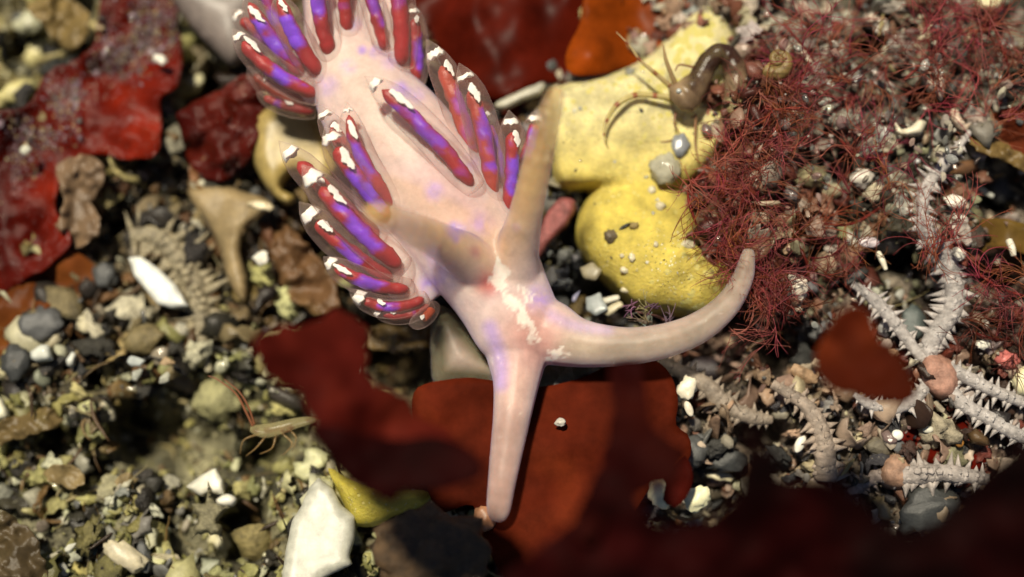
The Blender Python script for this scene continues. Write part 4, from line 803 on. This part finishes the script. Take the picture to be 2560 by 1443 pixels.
chip('shell_fragment', 'bright cream shell corner at the right edge', 'shell', [(2530, 950), (2550, 920), (2600, 900), (2600, 1000), (2545, 985)], .9, (.84, .78, .48), smooth=1)
pebble('coralline_lump', 'smooth pink coralline lump near the right edge', 'coralline alga', 2520, 900, 36, 28, -20, (.55, .16, .14), M_SHELL, seed=69, z=.7)
chip('shell_fragment', 'white notched shell pair among red filaments, upper right', 'shell', [(2238, 305), (2255, 325), (2275, 318), (2298, 297), (2318, 305), (2305, 335), (2270, 340), (2242, 332)], 1.0, (.82, .76, .58), smooth=1)
chip('shell_fragment', 'cream twisted shell flake below the dark bead, upper right', 'shell', [(2305, 190), (2340, 205), (2355, 182), (2365, 215), (2355, 250), (2340, 235), (2322, 225)], 1.0, (.72, .62, .5), smooth=1)
chip('shell_fragment', 'broad cream shell in the top right gravel', 'shell', [(2300, 70), (2350, 35), (2375, 45), (2345, 85), (2310, 110), (2290, 100)], .6, (.74, .66, .44), smooth=2)
chip('shell_fragment', 'shiny yellow white shell at the top edge on the right', 'shell', [(2440, -20), (2500, -20), (2505, 15), (2470, 26), (2445, 15)], .7, (.86, .80, .48), smooth=2)
mb = MB(); P, rr = spine_px([(1995, 115, .8, 8), (2008, 132, 1.0, 8), (2022, 150, 1.1, 7), (2036, 173, 1.1, 3)], 6); V, F = tube_geo(P, rr, 8); mb.add(V, F, (.80, .72, .56)); tag(mb.build('spine', M_SHELL), 'curved ivory spine beside the amber snail', 'spine')
mb = MB(); P, rr = spine_px([(2195, 632, .8, 7), (2205, 650, .9, 8), (2215, 675, .9, 5)], 6); V, F = tube_geo(P, rr, 8); mb.add(V, F, (.80, .76, .6)); tag(mb.build('spine', M_SHELL), 'short white spine below the striped white shell', 'spine')
mb = MB(); P, rr = spine_px([(2522, 602, .8, 9), (2530, 620, .9, 9), (2534, 640, .9, 7)], 6); V, F = tube_geo(P, rr, 8); mb.add(V, F, (.78, .74, .6)); tag(mb.build('spine', M_SHELL), 'white tube bit on the olive weed strip at right', 'spine')
mb = MB(); P, rr = spine_px([(2385, 278, .8, 11), (2392, 300, .9, 13), (2410, 318, .9, 12), (2428, 312, .9, 6)], 6); V, F = tube_geo(P, rr, 8); mb.add(V, F, (.72, .58, .44)); tag(mb.build('spine', M_SHELL), 'bent beige tube in the upper right gravel', 'spine')
for (px, py, rx, ry, rot, c, lab, sd_) in [(2390, 505, 30, 24, 10, WHITE, 'white notched nugget right of the long brittle star arm', 71), (2400, 545, 26, 13, -15, WHITE, 'white oval chip under the notched nugget', 72), (2398, 635, 17, 20, 0, WHITE, 'white rounded chip on the brittle star arm bend', 73),
        (2155, 445, 36, 28, 20, (.62, .58, .5), 'large pale chip left of the long brittle star arm', 74), (2100, 418, 18, 22, 0, (.7, .62, .54), 'round pinkish grain left of the large pale chip', 75), (2030, 440, 50, 34, 0, (.46, .40, .22), 'olive sponge like lump with a hollow, right of the red tuft', 76),
        (2460, 862, 22, 16, 0, WHITE, 'white ribbed fan bit left of the pink lump', 77), (2120, 300, 40, 30, 0, (.55, .52, .42), 'pale knobbly shell cluster under the snail', 78), (1650, 1235, 30, 40, 20, (.82, .76, .5), 'blurred white grain above the bottom right algae', 79),
        (1745, 1245, 40, 30, 40, (.82, .80, .52), 'blurred cream grain right of the white one above the bottom algae', 80), (1800, 1190, 40, 12, -8, (.66, .60, .4), 'pale slanting rod below the long slate pebble', 81), (1200, 15, 40, 22, 0, (.72, .7, .55), 'blurred pale shell behind the gills at the top', 82),
        (1375, 22, 32, 26, 0, (.66, .6, .46), 'blurred cream shell on the dark red blade at the top', 83), (1230, 265, 0, 0, 0, WHITE, '', 0), (400, 148, 22, 15, -20, WHITE, 'white grain on the top left red blade', 84), (64, 374, 16, 13, 0, (.62, .62, .5), 'pale grey grain on the left red blade', 85),
        (1402, 1056, 15, 12, 10, (.55, .52, .46), 'pale oval grain on the orange red blade', 86), (655, 645, 22, 20, 30, WHITE, 'white glinting chip on the brown scrap left of the gills', 87), (690, 640, 60, 50, 0, (.42, .31, .2), 'brown fuzzy clump left of the gills', 88), (650, 515, 36, 16, -12, CRM, 'cream pointed shell tip on the tan flake', 89),
        (95, 130, 52, 26, 40, (.68, .62, .3), 'yellowish long shell under the brown fan at the top left', 90), (40, 230, 62, 34, 30, (.60, .54, .24), 'yellow olive shell at the left edge near the top', 91), (75, 60, 40, 34, 20, (.5, .5, .34), 'blurred pale round shell at the top left', 92), (480, 210, 40, 30, 40, (.62, .58, .36), 'pale curved shell in the gap right of the red blade', 93),
        (440, 350, 42, 46, 0, (.3, .28, .2), 'blurred olive grey shell between the two left red blades', 94), (540, 1000, 70, 60, 0, (.46, .44, .22), 'large olive sponge crust in the left gravel', 95), (1310, 210, 0, 0, 0, WHITE, '', 0)]:
    if rx: pebble('shell_fragment', lab, 'shell', px, py, rx, ry, rot, c, M_RUBBLE if sd_ in (95, 76, 78, 88, 94) else M_SHELL, amp=.45, seed=sd_, dz=.55, z={79: 1.4, 80: 1.4, 83: -1.0, 84: -.5, 85: -.4, 86: 1.15, 87: -.6, 89: -.4, 82: -1.5, 72: .9, 73: 1.35}.get(sd_))
# brown scraps
for (ol, z, c, lab, sd_) in [([(70, 10), (130, -20), (200, 10), (225, 60), (200, 115), (165, 125), (130, 100), (110, 60), (80, 40)], -1.0, (.34, .24, .09), 'ribbed brown translucent fan scrap at the top left', 1), ([(140, 420), (200, 385), (245, 400), (260, 450), (230, 510), (255, 560), (205, 620), (160, 600), (140, 560), (160, 500)], -.6, (.33, .22, .13), 'frilled brown scrap on the edge of the left red blade', 2),
        ([(-20, 1060), (60, 1030), (130, 1020), (160, 1050), (100, 1080), (30, 1100), (-20, 1120)], -.5, (.24, .17, .07), 'brown stringy scrap at the left edge', 3), ([(-20, 1280), (40, 1300), (90, 1340), (115, 1420), (110, 1480), (-20, 1480)], .2, (.14, .10, .05), 'blurred brown leaf in the bottom left corner', 4),
        ([(470, 420), (520, 400), (560, 440), (545, 480), (500, 470)], -1.0, (.33, .16, .07), 'small reddish brown cup scrap under the crinkled blade', 5), ([(110, 1180), (160, 1160), (210, 1190), (200, 1220), (140, 1210)], -.4, (.4, .3, .14), 'curved tan scrap over the dark hollow, lower left', 6),
        ([(690, 560), (760, 600), (820, 680), (850, 760), (800, 790), (720, 740), (680, 650)], -1.3, (.24, .13, .06), 'brown leafy scrap in the shade under the front left gills', 7), ([(930, 820), (1080, 815), (1090, 870), (1000, 880), (920, 870)], -.9, (.30, .2, .08), 'tan stalk scrap in the dark under the head', 8),
        ([(2420, 330), (2500, 350), (2580, 400), (2590, 440), (2500, 400), (2430, 370)], .8, (.3, .2, .07), 'brown strap scrap at the right edge', 9)]:
    blade(ol, cz(z), c, lab, M_FLAKE, res=7, rag=11, wave=.5, wl=38, seed=40+sd_, name='weed_scrap')

# ---- snail
mb = MB(); n = 90; t = np.linspace(0, 2.6*2*math.pi, n); g = np.exp(.19*t); g /= g[-1]; c0 = at(1942, 155, 1.45); Rr = .36
P = c0+np.c_[g*Rr*np.cos(-t+1.2), g*Rr*np.sin(-t+1.2), .25*(1-g)]; V, F = tube_geo(P, g*Rr*.62+.01, 14); mb.add(V, F, (.42, .30, .11))
sn = mb.build('snail', M_FLAKE); tag(sn, 'small amber coiled snail shell among red filaments', 'snail')

# ---- amphipod on the sponge
am = MB(); seg = [(1690, 262, .95, 22), (1702, 250, 1.0, 44), (1722, 232, 1.0, 42), (1748, 198, 1.05, 30), (1768, 160, 1.1, 28), (1795, 134, 1.1, 26), (1822, 145, 1.05, 28), (1840, 190, 1.0, 30), (1836, 250, .95, 28), (1818, 310, .9, 22), (1800, 350, .9, 10)]
P, rr = spine_px(seg, 10); rr = rr*(1+.03*np.sin(np.arange(len(rr))*2*math.pi/8)); V, F = tube_geo(P, rr, 16)
n = fbm(V*2.5, 3, 5)[:, None]; ax_, ay_ = px_of(V); back = np.clip(((1775-ax_)*.5+(215-ay_)*.8)/45+.2+n[:, 0]*1.6, 0, 1)[:, None]*np.clip((ax_-1705)/25, 0, 1)[:, None]; cA = np.array([[.36, .25, .15]])*(1+.4*n)*(1-back)+np.array([[.05, .02, .014]])*back; am.add(V, F, cA)
ap = am.build('amphipod', M_SHRIMP); tag(ap, 'humped brown amphipod with banded antennae perched on the yellow sponge', 'amphipod')
def limb(par, name, pts, col, m=M_SHRIMP, band=None, k=8):
    P, rr = spine_px(pts, k); V, F = tube_geo(P, rr, 8); c = np.tile(np.array(col), (len(V), 1))
    if band: 
        i = np.r_[np.repeat(np.arange(len(P)), 8), 0, 0]; c[(i % k) < 2] = band
    g = MB(); g.add(V, F, c); return g.build(name, m, par)
limb(ap, 'antenna', [(1690, 215, 1.08, 8.6), (1680, 190, 1.28, 6.5), (1665, 150, 1.48, 5.0), (1658, 112, 1.58, 1.4)], (.46, .31, .15))
limb(ap, 'antenna', [(1675, 215, 1.08, 7.2), (1640, 185, 1.28, 5.8), (1600, 150, 1.38, 4.3), (1570, 110, 1.48, 2.2), (1540, 80, 1.48, 1.1)], (.6, .46, .22), band=(.3, .1, .05))
limb(ap, 'antenna', [(1680, 245, 0.88, 9.4), (1640, 240, 0.88, 7.9), (1590, 238, 0.88, 7.9), (1545, 260, 0.88, 7.2), (1518, 300, 0.78, 5.0), (1510, 335, 0.78, 2.9), (1518, 352, 0.78, 1.1)], (.62, .52, .2), band=(.34, .08, .03))
limb(ap, 'leg', [(1740, 170, 1.08, 3.6), (1700, 162, 1.18, 2.9), (1688, 178, 1.18, 1.8)], (.4, .22, .12))
limb(ap, 'leg', [(1690, 280, 0.78, 2.9), (1686, 310, 0.78, 2.2), (1700, 335, 0.68, 1.4)], (.3, .12, .07))
limb(ap, 'leg', [(1740, 285, 0.78, 3.6), (1738, 350, 0.68, 2.9), (1745, 400, 0.58, 2.2)], (.4, .22, .12))
limb(ap, 'leg', [(1700, 345, 0.58, 2.9), (1660, 355, 0.53, 2.2), (1620, 352, 0.48, 1.1)], (.3, .15, .08))
v, f = ico(2); g = MB(); g.add(v*.07+at(1697, 228, 1.42), f, (.55, .58, .55)); g.build('eye', M_QUARTZ, ap)
# head lump is part of the same body
# ---- glassy shrimp on the left gravel
sm_ = MB(); P, rr = spine_px([(630, 1072, .1, 10), (660, 1078, .2, 17), (700, 1070, .25, 16), (740, 1058, .25, 13), (782, 1050, .2, 9), (800, 1046, .2, 3)], 8); V, F = tube_geo(P, rr, 12)
n = fbm(V*4, 2, 8)[:, None]; sm_.add(V, F, np.where(n > .25, np.array([[.35, .08, .03]]), np.array([[.62, .55, .28]])))
gs = sm_.build('shrimp', M_GLASSY); tag(gs, 'glassy brown speckled shrimp on the gravel left of the foreground blade', 'shrimp')
limb(gs, 'antenna', [(632, 1066, .2, 3), (615, 1030, .3, 3), (590, 985, .35, 2.5), (545, 950, .4, 2), (520, 940, .4, 1)], (.35, .14, .07))
limb(gs, 'antenna', [(636, 1062, .2, 3), (622, 1020, .35, 2.5), (598, 980, .4, 2), (560, 948, .45, 1)], (.35, .14, .07))
for (a, b, c) in [((650, 1085), (610, 1100), (600, 1135)), ((665, 1090), (640, 1120), (615, 1140)), ((690, 1085), (680, 1120), (650, 1135)), ((700, 1080), (730, 1110), (705, 1140)), ((720, 1072), (740, 1095), (730, 1130))]:
    limb(gs, 'leg', [(*a, .15, 2.6), (*b, .2, 2), (*c, .0, 1)], (.52, .34, .14), M_GLASSY)
for k in ('_w',):
    for o in S.objects:
        if k in o: del o[k]
